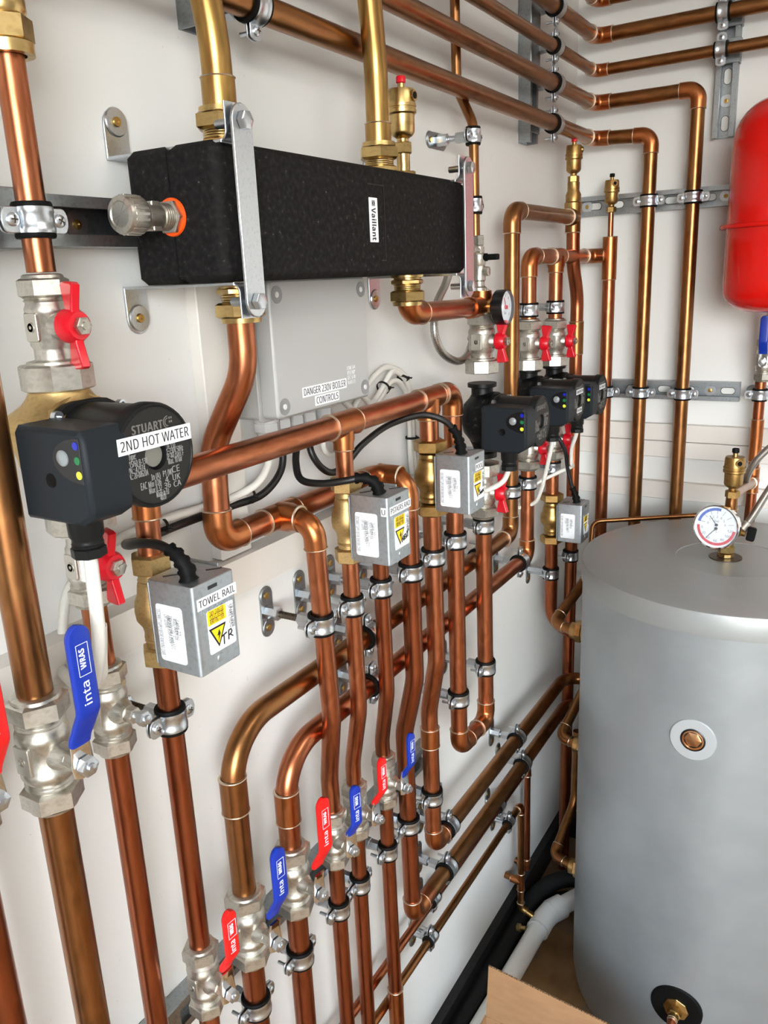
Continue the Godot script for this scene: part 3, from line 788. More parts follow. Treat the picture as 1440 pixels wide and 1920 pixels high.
	if tape != "":
		var long := tape.length() > 6
		var wd := 0.050 if long else 0.024
		if tape.begins_with("UP"):
			var fp := part("tape_label", cached("ztapeu", func(b): b.box(Transform3D(), Vector3(0.0085, 0.0105, 0.0004), 0.0)), mats.label_white, bx, at(Vector3(0.0708, 0.0245, 0.0283)))
			words("U", 0.0064, at(Vector3(-0.0008, 0, 0.0003)), mats.ink, fp, "lettering", 0.0048, false, 0.0002)
			tape = tape.substr(1)
		var tp := part("tape_label", cached("ztape%f" % wd, func(b): b.box(Transform3D(), Vector3(wd, 0.0105, 0.0004), 0.0)), mats.label_white, bx, face_x(Vector3(0.0765, 0.0245 if long else 0.0225, 0.0 if not long else -0.0005)) * at(Vector3(0.003 if not long else 0.0, 0, 0)))
		words(tape, 0.0064, at(Vector3(0, 0, 0.0003)), mats.ink, tp, "lettering", wd * 0.92, false, 0.0002)
	return o

func strokes(lines: Array, r: float) -> Mesh:
	var b := MB.new()
	for l in lines:
		var pth := PackedVector3Array()
		for q in l:
			pth.append(Vector3(q[0], q[1], 0) * 0.001)
		b.tube(pth, r, 8)
	return b.mesh()

func grommet(b: MB, path: PackedVector3Array) -> void:   # ribbed strain relief
	var pp := PackedVector3Array()
	var rr := PackedFloat32Array()
	var n := path.size()
	for i in n - 1:
		for k in 4:
			var t := k / 4.0
			pp.append(path[i].lerp(path[i + 1], t))
			var u := (i + t) / (n - 1)
			rr.append(lerpf(0.0056, 0.0078, u) + (0.0011 if k < 2 else -0.0006))
	pp.append(path[n - 1])
	rr.append(0.009)
	b.tube(pp, 0.006, 14, true, rr)

func spline(pts: Array, steps := 8) -> PackedVector3Array:
	var c := PackedVector3Array()
	var n := pts.size()
	for i in n - 1:
		var p0: Vector3 = pts[maxi(i - 1, 0)]
		var p1: Vector3 = pts[i]
		var p2: Vector3 = pts[i + 1]
		var p3: Vector3 = pts[mini(i + 2, n - 1)]
		for k in steps:
			var t := float(k) / steps
			c.append(0.5 * ((2.0 * p1) + (p2 - p0) * t + (2.0 * p0 - 5.0 * p1 + 4.0 * p2 - p3) * t * t + (3.0 * p1 - p0 - 3.0 * p2 + p3) * t * t * t))
	c.append(pts[n - 1])
	return c

func cable(label: String, pts: Array, r: float, m: String, group := "", called := "electric_cable", category := "cable") -> MeshInstance3D:
	var base: Vector3 = pts[pts.size() - 1]
	var q: Array = []
	for p in pts:
		q.append(p - base)
	var b := MB.new()
	b.tube(spline(q), r, 12)
	return solo(called, b.mesh(), mats[m], label, category, at(base), group)

# ---------------------------------------------------------------- air vents
func air_vent(label: String, p: Vector3, s: float, cap: String, m: String, turn := 0.0) -> Node3D:
	var o := thing("air_vent", label, "air vent", Transform3D(Basis(Vector3.UP, turn).scaled(Vector3.ONE * s), p))
	part("float_chamber", cached("avbody", func(b): b.lathe(Transform3D(), [Vector2(0.0065, 0.013), Vector2(0.0075, 0.015), Vector2(0.0075, 0.018), Vector2(0.0125, 0.021), Vector2(0.0150, 0.024), Vector2(0.0160, 0.026), Vector2(0.0162, 0.046), Vector2(0.0190, 0.048), Vector2(0.0190, 0.052), Vector2(0.0180, 0.0525), Vector2(0.0180, 0.0545), Vector2(0.0190, 0.055), Vector2(0.0190, 0.058)], 28)), mats[m], o)
	part("screwed_lid", cached("avlid", func(b):
		b.lathe(Transform3D(), [Vector2(0.0178, 0.058), Vector2(0.0172, 0.072), Vector2(0.0160, 0.076), Vector2(0.0, 0.0765)], 28)
		b.lathe(ax(Vector3(1, 0, 0), Vector3(0, 0.067, 0)), [Vector2(0.0068, 0.006), Vector2(0.0068, 0.0195), Vector2(0.0042, 0.0195)], 16)
		b.lathe(Transform3D(), [Vector2(0.0048, 0.075), Vector2(0.0042, 0.084), Vector2(0, 0.084)], 14)), mats[m], o)
	part("air_outlet", cached("avout", func(b): b.lathe(ax(Vector3(1, 0, 0), Vector3(0, 0.067, 0)), [Vector2(0.0044, 0.0190), Vector2(0.0040, 0.0205), Vector2(0, 0.0205)], 14)), mats.rubber, o)
	part("vent_cap", cached("avcap", func(b): b.lathe(Transform3D(), [Vector2(0.0045, 0.083), Vector2(0.0062, 0.084), Vector2(0.0062, 0.090), Vector2(0.0052, 0.0915), Vector2(0, 0.092)], 12, true)), mats[cap], o)
	part("base_nut", cached("avnut", func(b): b.hex(Transform3D(), 0.022, 0.0, 0.0135)), mats[m], o)
	return o

# ---------------------------------------------------------------- strut channel
# local X along the rail, local Z out of the wall, local Y across; open face outwards with slots in its back
func strut(label: String, t: Transform3D, length: float, depth: float, slots: Array, screws: Array, back_out := false) -> Node3D:
	var o := thing("strut_channel", label, "strut channel", t, "strut channels")
	var w := 0.041
	part("channel", cached("strut%f%f" % [length, depth], func(b):
		var h := w / 2
		var k := 0.0025
		var q := PackedVector2Array([Vector2(-h, 0), Vector2(h, 0), Vector2(h, depth), Vector2(h - 0.0095, depth), Vector2(h - 0.0095, depth - 0.006), Vector2(h - 0.007, depth - 0.006), Vector2(h - 0.007, depth - k), Vector2(h - k, depth - k), Vector2(h - k, k), Vector2(-h + k, k), Vector2(-h + k, depth - k), Vector2(-h + 0.007, depth - k), Vector2(-h + 0.007, depth - 0.006), Vector2(-h + 0.0095, depth - 0.006), Vector2(-h + 0.0095, depth), Vector2(-h, depth)])
		# profile (y, z) pushed along x
		b.prism(Transform3D(Basis(Vector3(0, 1, 0), Vector3(0, 0, 1), Vector3(1, 0, 0)), Vector3.ZERO), q, length, 0.0004)), mats.galv, o)
	for x in slots:
		part("slot", cached("strutslot", func(b): b.box(Transform3D(), Vector3(0.028, 0.0135, 0.0006), 0.0, 0.0066)), mats.wall_paint, o, at(Vector3(x, 0, 0.0027)))
		part("slot_rim", cached("strutrim", func(b):
			var out := MB.rrect(0.0295, 0.015, 0.0074)
			var pth := PackedVector3Array()
			for q in out:
				pth.append(Vector3(q.x, q.y, 0.0))
			pth.append(pth[0])
			b.tube(pth, 0.0005, 6, false)), mats.steel_dark, o, at(Vector3(x, 0, 0.0028)))
	for x in screws:
		var ws := part("washer", cached("strutwash", func(b): b.lathe(ax(Vector3(0, 0, 1)), [Vector2(0.0125, 0), Vector2(0.0120, 0.0014), Vector2(0.005, 0.0014), Vector2(0, 0.0014)], 22)), mats.zinc, o, at(Vector3(x, 0, 0.0026)))
		part("wood_screw", cached("strutscrew", func(b): b.lathe(ax(Vector3(0, 0, 1)), [Vector2(0.0046, 0), Vector2(0.0042, 0.0016), Vector2(0.0016, 0.0020), Vector2(0.0, 0.0010)], 12)), mats.screw_gold, ws, at(Vector3(0, 0, 0.0012)))
	return o

func V(x: float, y: float, z: float) -> Vector3:
	return Vector3(x, y, z)

const UP := Vector3(0, 1, 0)
const DN := Vector3(0, -1, 0)
const XX := Vector3(1, 0, 0)
const ZZ := Vector3(0, 0, 1)

func _ready() -> void:
	view_and_light()
	make_materials()
	room()
	tank()
	vessel()
	header_block()
	junction_box()
	rails()
	pipes()
	pumps_and_valves()
	clamps()
	cables()
	small_fittings()
	corner_floor()

func view_and_light() -> void:
	var cam := Camera3D.new()
	cam.name = "camera"
	add_child(cam)
	cam.transform = Transform3D(Basis(V(0.85905, -0.04124, -0.51023), V(-0.10688, 0.96033, -0.25758), V(0.50061, 0.27581, 0.82056)).orthonormalized(), V(0.6328, 1.53, 1.9271))
	cam.fov = 64.212
	cam.near = 0.02
	cam.current = true
	var sky_mat := ProceduralSkyMaterial.new()
	sky_mat.sky_top_color = Color(0.70, 0.75, 0.80)
	sky_mat.sky_horizon_color = Color(0.89, 0.89, 0.87)
	sky_mat.ground_bottom_color = Color(0.42, 0.41, 0.39)
	sky_mat.ground_horizon_color = Color(0.72, 0.71, 0.70)
	sky_mat.sun_angle_max = 0.0
	var sky := Sky.new()
	sky.sky_material = sky_mat
	var env := Environment.new()
	env.background_mode = Environment.BG_SKY
	env.sky = sky
	env.background_energy_multiplier = 5.2
	env.tonemap_mode = Environment.TONE_MAPPER_LINEAR
	env.tonemap_exposure = 7.5
	env.sdfgi_enabled = true
	env.ssao_enabled = true
	env.ssil_enabled = true
	var we := WorldEnvironment.new()
	we.name = "environment"
	we.environment = env
	add_child(we)
	ceiling_panel(V(1.6, 2.394, 1.35), V(0.6, 0.012, 1.2), 0.115)

func ceiling_panel(p: Vector3, size: Vector3, energy: float) -> void:
	var o := thing("ceiling_light", "flat white light panel on the ceiling", "lamp", at(p))
	var glow := StandardMaterial3D.new()
	glow.albedo_color = Color(0.9, 0.9, 0.9)
	glow.emission_enabled = true
	glow.emission = Color(1.0, 0.98, 0.95)
	glow.emission_energy_multiplier = 0.35
	part("diffuser", slab(size - V(0.03, 0.0, 0.03)), glow, o)
	var m := StandardMaterial3D.new()
	m.albedo_color = Color(0.85, 0.85, 0.85)
	var b := MB.new()
	for e in [-1.0, 1.0]:
		b.box(at(V(e * size.x / 2, 0, 0)), V(0.016, 0.016, size.z + 0.016), 0.002)
		b.box(at(V(0, 0, e * size.z / 2)), V(size.x + 0.016, 0.016, 0.016), 0.002)
	part("frame", b.mesh(), m, o)
	var l := AreaLight3D.new()
	l.name = "panel_light"
	l.area_size = Vector2(size.x - 0.03, size.z - 0.03)
	l.light_color = Color(1.0, 0.98, 0.95)
	l.light_energy = energy
	l.shadow_enabled = true
	l.area_range = 6.0
	o.add_child(l)
	l.transform = Transform3D(Basis(Vector3.RIGHT, -PI / 2), V(0, -0.012, 0))

func slab(size: Vector3) -> Mesh:
	var m := BoxMesh.new()
	m.size = size
	return m

func room() -> void:
	struct("wall_left", slab(V(0.12, 2.6, 3.72)), mats.wall_paint, "white painted plaster wall carrying the pipework on the left", at(V(-0.06, 1.2, 1.62)))
	struct("wall_back", slab(V(3.24, 2.6, 0.12)), mats.wall_paint, "white painted wall across the corner behind the grey cylinder", at(V(1.5, 1.2, -0.06)))
	struct("wall_right", slab(V(0.12, 2.6, 3.72)), mats.room_wall, "", at(V(3.06, 1.2, 1.62)))
	struct("floor", slab(V(3.24, 0.12, 3.72)), mats.floor_board, "bare brown boarded floor beside the grey cylinder", at(V(1.5, -0.06, 1.62)))
	struct("ceiling", slab(V(3.24, 0.12, 3.72)), mats.ceiling_white, "", at(V(1.5, 2.46, 1.62)))
	# the wall behind the camera with its wide open window
	struct("wall_front", slab(V(1.08, 2.6, 0.12)), mats.room_wall, "", at(V(0.42, 1.2, 3.42)))
	struct("wall_front_001", slab(V(0.30, 2.6, 0.12)), mats.room_wall, "", at(V(2.97, 1.2, 3.42)))
	struct("wall_front_002", slab(V(1.86, 0.22, 0.12)), mats.room_wall, "", at(V(1.89, 2.39, 3.42)))
	struct("wall_front_003", slab(V(1.86, 0.65, 0.12)), mats.room_wall, "", at(V(1.89, 0.325, 3.42)))
	struct("ground", slab(V(14, 0.1, 8)), mats.paving, "", at(V(1.5, -0.19, 7.6)))
	# cable trunking fixed to the walls
	var tr := func(called: String, label: String, size: Vector3, p: Vector3, lid_gap := 0.0):
		var o := thing(called, label, "trunking", at(p), "white plastic trunking")
		var b := MB.new()
		b.box(Transform3D(), size, 0.0012)
		part("trunking_body", b.mesh(), mats.upvc, o)
	tr.call("cable_trunking", "long white trunking running along the left wall under the junction box", V(0.026, 0.043, 1.02), V(0.013, 1.205, 1.33))
	tr.call("cable_trunking", "upright white trunking on the left wall below the black header block", V(0.016, 0.36, 0.052), V(0.008, 1.408, 1.247))
	tr.call("cable_trunking", "upper strip of white trunking on the back wall under the lower strut channel", V(3.0, 0.039, 0.017), V(1.5, 1.1625, 0.0085))
	tr.call("cable_trunking", "second strip of white trunking on the back wall, touching the strip above it", V(3.0, 0.037, 0.017), V(1.5, 1.1235, 0.0085))
	tr.call("cable_trunking", "lowest strip of white trunking on the back wall, just above the cylinder lid", V(3.0, 0.041, 0.017), V(1.5, 1.0265, 0.0085))
	var b := MB.new()
	b.box(at(V(0.009, 0.04, 1.6)), V(0.018, 0.08, 3.5), 0.003)
	tag(part("baseboard_left", b.mesh(), mats.skirting, self), "dusty black skirting board along the left wall", "", "", "structure")
	b = MB.new()
	b.box(at(V(1.5, 0.04, 0.009)), V(2.96, 0.08, 0.018), 0.003)
	tag(part("baseboard_back", b.mesh(), mats.skirting, self), "black skirting board along the back wall", "", "", "structure")

func tank() -> void:
	var o := thing("water_cylinder", "large grey metallic hot water cylinder standing in the corner", "water tank", at(V(0.4386, 0.0, 0.376)))
	var b := MB.new()
	b.lathe(Transform3D(), [Vector2(0.0, 0.006), Vector2(0.235, 0.006), Vector2(0.255, 0.016), Vector2(0.263, 0.032), Vector2(0.2665, 0.055), Vector2(0.268, 0.5), Vector2(0.2685, 0.957), Vector2(0.2, 0.958)], 128)
	part("jacket", b.mesh(), mats.tank_grey, o)
	b = MB.new()
	b.lathe(Transform3D(), [Vector2(0.268, 0.957), Vector2(0.2712, 0.957), Vector2(0.2716, 0.960), Vector2(0.2712, 0.993), Vector2(0.2695, 0.9975), Vector2(0.2655, 0.9995), Vector2(0.19, 1.0015), Vector2(0.104, 1.002), Vector2(0.0995, 1.0026), Vector2(0.0985, 1.0014), Vector2(0.0, 1.0018)], 128)
	part("lid", b.mesh(), mats.lid_grey, o)
	b = MB.new()
	b.lathe(at(V(-0.012, 1.0018, -0.004)), [Vector2(0.0, 0.0), Vector2(0.029, 0.0), Vector2(0.029, 0.0018), Vector2(0.013, 0.0022), Vector2(0.0, 0.0022)], 32)
	part("top_washer", b.mesh(), mats.steel_dark, o)
	# blanking plug in its steel escutcheon
	var fr := Transform3D(Basis(V(0.9998, 0, 0.02), UP, V(-0.02, 0, 0.9998)), V(-0.004, 0.768, 0.2685))
	b = MB.new()
	b.lathe(fr * ax(ZZ), [Vector2(0.0195, -0.001), Vector2(0.0195, 0.0012), Vector2(0.0365, 0.0012), Vector2(0.0375, 0.0002), Vector2(0.0375, -0.004)], 40)
	part("escutcheon", b.mesh(), mats.satin_steel, o)
	b = MB.new()
	b.lathe(fr * ax(ZZ), [Vector2(0.0205, -0.006), Vector2(0.0205, 0.0015), Vector2(0.0188, 0.0022), Vector2(0.0178, 0.0008), Vector2(0.0, 0.0005)], 32)
	part("plug_rim", b.mesh(), mats.black_gloss, o)
	b = MB.new()
	b.lathe(fr * ax(ZZ), [Vector2(0.0184, 0.000), Vector2(0.0176, 0.0030), Vector2(0.0158, 0.0034), Vector2(0.0145, 0.0014)], 32)
	b.hex(fr * ax(ZZ), 0.025, -0.002, 0.0018)
	part("blanking_plug", b.mesh(), mats.plug_brass, o, Transform3D(), "brass plug with a hexagon socket")
	# cold feed with its black rubber collar near the bottom
	var cf := Transform3D(Basis(V(0.9998, 0, 0.02), UP, V(-0.02, 0, 0.9998)), V(0.0, 0.205, 0.267))
	b = MB.new()
	b.lathe(cf * ax(ZZ), [Vector2(0.0, -0.004), Vector2(0.046, -0.012), Vector2(0.0465, 0.0), Vector2(0.044, 0.003), Vector2(0.026, 0.004), Vector2(0.020, 0.002), Vector2(0.0, 0.002)], 40)
	part("rubber_collar", b.mesh(), mats.rubber, o)
	b = MB.new()
	b.hex(cf * ax(ZZ), 0.042, 0.000, 0.006, 8)
	b.hex(cf * ax(ZZ), 0.022, 0.006, 0.021)
	b.lathe(cf * ax(ZZ), [Vector2(0.009, 0.02), Vector2(0.009, 0.030), Vector2(0.0, 0.030)], 20)
	part("feed_union", b.mesh(), mats.brass, o)
	b = MB.new()
	b.tube(PackedVector3Array([cf * V(0, 0, 0.022), cf * V(0, -0.002, 0.05), cf * V(-0.002, -0.012, 0.075), cf * V(-0.003, -0.04, 0.09), cf * V(-0.003, -0.195, 0.092)]), 0.0075, 18)
	part("feed_pipe", b.mesh(), mats.copper_dark, o)
	b = MB.new()
	b.ring(cf * ax(ZZ, V(0, 0, 0.030)), 0.0088, 0.0012)
	b.ring(cf * ax(ZZ, V(0, 0, 0.034)), 0.0082, 0.0010)
	part("solder_ring", b.mesh(), mats.solder, o)
	# side tappings towards the left wall
	var k := 0
	for s in [[0.805, 0.012], [0.512, -0.03], [0.196, -0.02]]:
		b = MB.new()
		var tt := ax(V(-1, 0, 0), V(-0.262, s[0], s[1]))
		b.lathe(tt, [Vector2(0.0, -0.004), Vector2(0.026, -0.004), Vector2(0.026, 0.003), Vector2(0.02, 0.005), Vector2(0.02, 0.011)], 24)
		b.hex(tt, 0.040, 0.011, 0.026)
		b.lathe(tt, [Vector2(0.0175, 0.024), Vector2(0.0175, 0.036), Vector2(0.0, 0.036)], 24)
		part("side_union", b.mesh(), mats.brass, o)
		k += 1

func vessel() -> void:
	var o := thing("expansion_vessel", "bright red expansion vessel hung on the back wall at the right", "expansion vessel", at(V(0.4725, 1.43, 0.15)))
	var top := 0.392
	var b := MB.new()
	var q: Array = []
	for i in 9:
		var a := -PI / 2 + PI / 2 * i / 8
		q.append(Vector2(0.068 + cos(a) * 0.05, 0.05 + sin(a) * 0.042))
	q[0].x = 0.03
	q.push_front(Vector2(0.0, 0.006))
	q.append_array([Vector2(0.1185, 0.08), Vector2(0.1188, 0.168)])
	b.lathe(Transform3D(), q, 64)
	part("lower_shell", b.mesh(), mats.vessel_red, o)
	b = MB.new()
	q = [Vector2(0.1188, 0.168), Vector2(0.1185, 0.30)]
	for i in 9:
		var a := PI / 2 * i / 8
		q.append(Vector2(0.052 + cos(a) * 0.066, 0.31 + sin(a) * 0.075))
	q.append(Vector2(0.0, top))
	b.lathe(Transform3D(), q, 64)
	part("upper_shell", b.mesh(), mats.vessel_red, o)
	b = MB.new()
	b.lathe(Transform3D(), [Vector2(0.117, 0.160), Vector2(0.1300, 0.161), Vector2(0.1312, 0.163), Vector2(0.1312, 0.1665), Vector2(0.1300, 0.1685), Vector2(0.117, 0.1695)], 64)
	part("seam_flange", b.mesh(), mats.vessel_red, o)
	b = MB.new()
	b.box(at(V(-0.03, 0.2, -0.132)), V(0.04, 0.09, 0.034), 0.001)
	part("wall_bracket", b.mesh(), mats.zinc, o)

func header_block() -> void:
	# an insulated low loss header held by two bolted strap brackets
	var o := thing("header_block", "long black foam insulated header block held on the left wall by two straps", "manifold", at(V(0.0, 1.59, 1.117)))
	for s in [0, 1]:
		var b := MB.new()
		var x0 := 0.028 if s == 0 else 0.0830
		var x1 := 0.0812 if s == 0 else 0.1375
		var q := PackedVector2Array()
		# plan outline (x, -z): rounded at the outer corners, square at the seam
		var xo := x0 if s == 0 else x1
		var xi := x1 if s == 0 else x0
		var sg := -1.0 if s == 0 else 1.0
		q.append(Vector2(xi, -0.245))
		for k in 7:
			var a := -PI / 2 + PI / 2 * k / 6
			q.append(Vector2(xo - sg * 0.010 + sg * cos(a) * 0.010, -0.235 + sin(a) * 0.010))
		for k in 7:
			var a := PI / 2 * k / 6
			q.append(Vector2(xo - sg * 0.010 + sg * cos(a) * 0.010, 0.235 + sin(a) * 0.010))
		q.append(Vector2(xi, 0.245))
		if s == 0:
			q.reverse()
		b.prism(Transform3D(Basis(XX, V(0, 0, -1), UP), Vector3.ZERO), q, 0.116, 0.006)
		part("insulation_half", b.mesh(), mats.foam_black, o)
	var core := MB.new()
	core.box(at(V(0.082, 0, 0)), V(0.012, 0.108, 0.482), 0.001)
	part("inner_tube", core.mesh(), mats.black_gloss, o)
	# recessed rectangle round the sticker
	var fr := MB.new()
	for q in [[V(0.1376, 0.0385, -0.013), V(0.0006, 0.0006, 0.034)], [V(0.1376, -0.0015, -0.030), V(0.0006, 0.080, 0.0006)], [V(0.1376, -0.041, -0.025), V(0.0006, 0.0006, 0.010)]]:
		fr.box(at(q[0]), q[1], 0.0)
	part("panel_groove", fr.mesh(), mats.black_gloss, o)
	var b2 := MB.new()
	b2.box(Transform3D(), V(0.0465, 0.0175, 0.0004), 0.0, 0.0008)
	var tb := Transform3D(Basis(V(0, -1, 0), V(0, 0, -1), V(1, 0, 0)), V(0.1378, 0.0015, -0.006))
	var st := part("maker_sticker", b2.mesh(), mats.label_white, o, tb)
	words("Vaillant", 0.0085, at(V(0.0045, 0, 0.0003)), mats.ink, st, "lettering", 0.034, true, 0.0002)
	b2 = MB.new()
	b2.lathe(ax(ZZ), [Vector2(0.0040, 0), Vector2(0.0040, 0.0003), Vector2(0.0032, 0.0003), Vector2(0.0032, 0)], 4, true)
	b2.lathe(ax(ZZ), [Vector2(0.0019, 0), Vector2(0.0019, 0.0003), Vector2(0.0010, 0.0003), Vector2(0.0010, 0)], 12)
	part("emblem", b2.mesh(), mats.ink, st, Transform3D(Basis(ZZ, PI / 4), V(-0.0175, 0, 0.0003)))
	# drain cock on the near end
	var dc := Transform3D(Basis(V(1, 0, 0), UP, ZZ), V(0.082, -0.001, 0.2445))
	b2 = MB.new()
	b2.lathe(dc * ax(ZZ), [Vector2(0.010, -0.001), Vector2(0.0158, -0.001), Vector2(0.0165, 0.0012), Vector2(0.0158, 0.0030), Vector2(0.010, 0.003)], 28)
	part("orange_seal", b2.mesh(), mats.orange, o, Transform3D(), "orange sealing ring")
	b2 = MB.new()
	b2.hex(dc * ax(ZZ), 0.026, 0.002, 0.008)
	b2.lathe(dc * ax(ZZ), thread(0.0118, 0.008, 0.018, 0.0022), 24)
	b2.lathe(dc * ax(ZZ), [Vector2(0.0105, 0.017), Vector2(0.0105, 0.034), Vector2(0.0125, 0.036), Vector2(0.0125, 0.041)], 24)
	b2.box(dc * at(V(0, 0, 0.025)), V(0.012, 0.024, 0.010), 0.001)
	part("drain_cock", b2.mesh(), mats.nickel, o)
	b2 = MB.new()
	var cp: Array = [Vector2(0.0, 0.040), Vector2(0.0150, 0.040), Vector2(0.0158, 0.042), Vector2(0.0158, 0.058), Vector2(0.0148, 0.0605), Vector2(0.0110, 0.0615), Vector2(0.0100, 0.0605), Vector2(0.0, 0.0605)]
	b2.lathe(dc * ax(ZZ), cp, 28)
	for i in 22:
		var a := TAU * i / 22
		b2.box(dc * Transform3D(Basis(ZZ, a), V(cos(a) * 0.0158, sin(a) * 0.0158, 0.050)), V(0.0012, 0.0022, 0.015), 0.0003)
	part("drain_cap", b2.mesh(), mats.nickel, o, Transform3D(), "knurled nickel cap")
	# brass connections
	for q in [[V(0.085, 0.058, 0.172), 1.0], [V(0.085, 0.058, -0.112), 1.0], [V(0.085, -0.058, 0.168), -1.0], [V(0.085, -0.058, -0.172), -1.0]]:
		var bt := Transform3D(Basis(V(1, 0, 0), V(0, q[1], 0), V(0, 0, q[1])), q[0])
		b2 = MB.new()
		b2.lathe(bt, [Vector2(0.0, -0.004), Vector2(0.0225, -0.004), Vector2(0.0225, 0.003), Vector2(0.018, 0.004), Vector2(0.018, 0.006)], 28)
		b2.hex(bt, 0.038, 0.005, 0.0125, 6, 0.3)
		b2.lathe(bt, thread(0.0178, 0.012, 0.021, 0.002), 26)
		b2.hex(bt, 0.0435, 0.0195, 0.0345, 6, 0.1)
		b2.lathe(bt, [Vector2(0.0205, 0.034), Vector2(0.0200, 0.039), Vector2(0.014, 0.0395)], 28)
		part("brass_connector", b2.mesh(), mats.brass, o)
	# strap brackets
	for z in [1.3415, 0.894]:
		var br := part("strap_bracket", cached("strapbracket", func(b): strap_foot(b, 1.0)), mats.zinc, o, at(V(0, 0, z - 1.117)))
		part("lower_bracket", cached("strapbracket2", func(b): strap_foot(b, -1.0)), mats.zinc, br)
		part("front_strap", cached("frontstrap", func(b):
			var q := PackedVector2Array()
			for c in [1.0, -1.0]:
				for i in 9:
					var a := PI * i / 8 + (0.0 if c > 0 else PI)
					q.append(Vector2(cos(a) * 0.0128, c * 0.0745 + sin(a) * 0.0128))
			b.prism(face_x(V(0.1515, -0.002, 0)), q, 0.003, 0.0006)), mats.zinc, br)
		for e in [1.0, -1.0]:
			part("strap_bolt", cached("strapbolt", func(b):
				b.hex(ax(XX), 0.0135, 0.0, 0.0065)
				b.lathe(ax(XX), [Vector2(0.0040, -0.028), Vector2(0.0040, 0.0)], 12)), mats.zinc, br, at(V(0.153, e * 0.0735 - 0.002, 0)))
			part("wall_screw", cached("wallscrew", func(b): b.lathe(ax(XX), [Vector2(0.0045, 0), Vector2(0.0042, 0.0016), Vector2(0.0016, 0.0020), Vector2(0.0, 0.0012)], 12)), mats.screw_gold, br, at(V(0.0046, e * 0.0885, 0)))

func strap_foot(b: MB, e: float) -> void:
	var yy := 0.0562 if e > 0 else -0.0598
	var q := PackedVector2Array([Vector2(-0.0145, 0.0), Vector2(0.0145, 0.0)])
	for i in 9:
		var a := PI * i / 8
		q.append(Vector2(cos(a) * 0.0145, e * (0.0295 + sin(a) * 0.0145)))
	b.prism(face_x(V(0.0016, yy, 0)), q, 0.003, 0.0007)
	b.box(at(V(0.070, yy, 0)), V(0.140, 0.003, 0.028), 0.0006)
	var arc: Array = []
	for i in 7:
		var a := PI / 2 * i / 6
		arc.append(Vector2(0.1365 + sin(a) * 0.008, yy + e * (0.008 - cos(a) * 0.008)))
	arc.append(Vector2(0.1445, yy + e * 0.030))
	var hw: Array = []
	var ht: Array = []
	for i in arc.size():
		hw.append(0.0130)
		ht.append(0.0015)
	b.blade(Transform3D(), arc, hw, ht, 16)
	b.lathe(ax(XX, V(0.0, e * 0.0885, 0)), [Vector2(0.0, 0.0035), Vector2(0.0130, 0.0035), Vector2(0.0120, 0.0050), Vector2(0.006, 0.0044), Vector2(0.0, 0.0044)], 24)

func junction_box() -> void:
	var o := thing("junction_box", "pale grey plastic junction box on the wall under the header block", "junction box", at(V(0.0, 1.39, 1.1125)))
	var b := MB.new()
	b.box(Transform3D(Basis(UP, PI / 2), V(0.019, 0.067, 0)), V(0.200, 0.156, 0.038), 0.002, 0.006)
	part("box_body", b.mesh(), mats.grey_plastic, o)
	b = MB.new()
	b.box(Transform3D(Basis(UP, PI / 2), V(0.0505, 0.067, 0)), V(0.196, 0.152, 0.025), 0.003, 0.006)
	b.box(Transform3D(Basis(UP, PI / 2), V(0.0385, 0.067, 0)), V(0.206, 0.161, 0.003), 0.0006, 0.006)
	part("lid", b.mesh(), mats.grey_plastic, o)
	for q in [V(0.0631, 0.0045, 0.0855), V(0.0631, 0.0045, -0.0855), V(0.0631, 0.127, 0.0855), V(0.0631, 0.127, -0.0855)]:
		var sc := part("lid_screw_recess", cached("lidrec", func(bb): bb.lathe(ax(XX), [Vector2(0.0096, 0.0), Vector2(0.0096, 0.0004), Vector2(0.0088, 0.0004), Vector2(0.0080, 0.0001), Vector2(0, 0.0001)], 22)), mats.recess_grey, o, at(q))
		part("lid_screw", cached("lidscr", func(bb): bb.lathe(ax(XX), [Vector2(0.0034, 0), Vector2(0.0030, 0.0008), Vector2(0, 0.0008)], 12)), mats.white_plastic, sc, at(V(0.0002, 0.0, 0.0)))
	var zs := [0.079, 0.051, 0.025, -0.001, -0.035]
	for i in 5:
		part("cable_gland", cached("jgland%d" % int(i == 0), func(bb):
			var k := 1.25 if i == 0 else 1.0
			bb.lathe(Transform3D(), [Vector2(0.0, 0.003), Vector2(0.0115 * k, 0.003), Vector2(0.0115 * k, -0.003), Vector2(0.0108 * k, -0.004)], 20)
			bb.hex(Transform3D(), 0.0215 * k, -0.015, -0.003, 6)
			bb.lathe(Transform3D(), [Vector2(0.0105 * k, -0.014), Vector2(0.0098 * k, -0.019), Vector2(0.0080 * k, -0.022), Vector2(0.0, -0.022)], 20)), mats.white_plastic, o, at(V(0.026, -0.013, zs[i] - 0.0045)))
	for q in [["DANGER 230V BOILER", 0.088, 0.0155, 0.0], ["CONTROLS", 0.046, 0.0025, 0.0]]:
		b = MB.new()
		b.box(Transform3D(), V(q[1] + 0.005, 0.0118, 0.0004), 0.0)
		var tp := part("tape_label", b.mesh(), mats.label_white, o, face_x(V(0.0633, q[2], 0.0045 if q[1] > 0.05 else 0.0015)))
		words(q[0], 0.0080, at(V(0, 0, 0.0003)), mats.ink, tp, "lettering", q[1], false, 0.0002)
	var l := 0
	for s in ["CAM 1/4", "IP55 960°", "IEC 670", "RoHS CE"]:
		words(s, 0.0036, face_x(V(0.0631, 0.0330 - l * 0.0060, -0.0545)), mats.white_plastic, o, "embossing", 0.018, false, 0.0006)
		l += 1

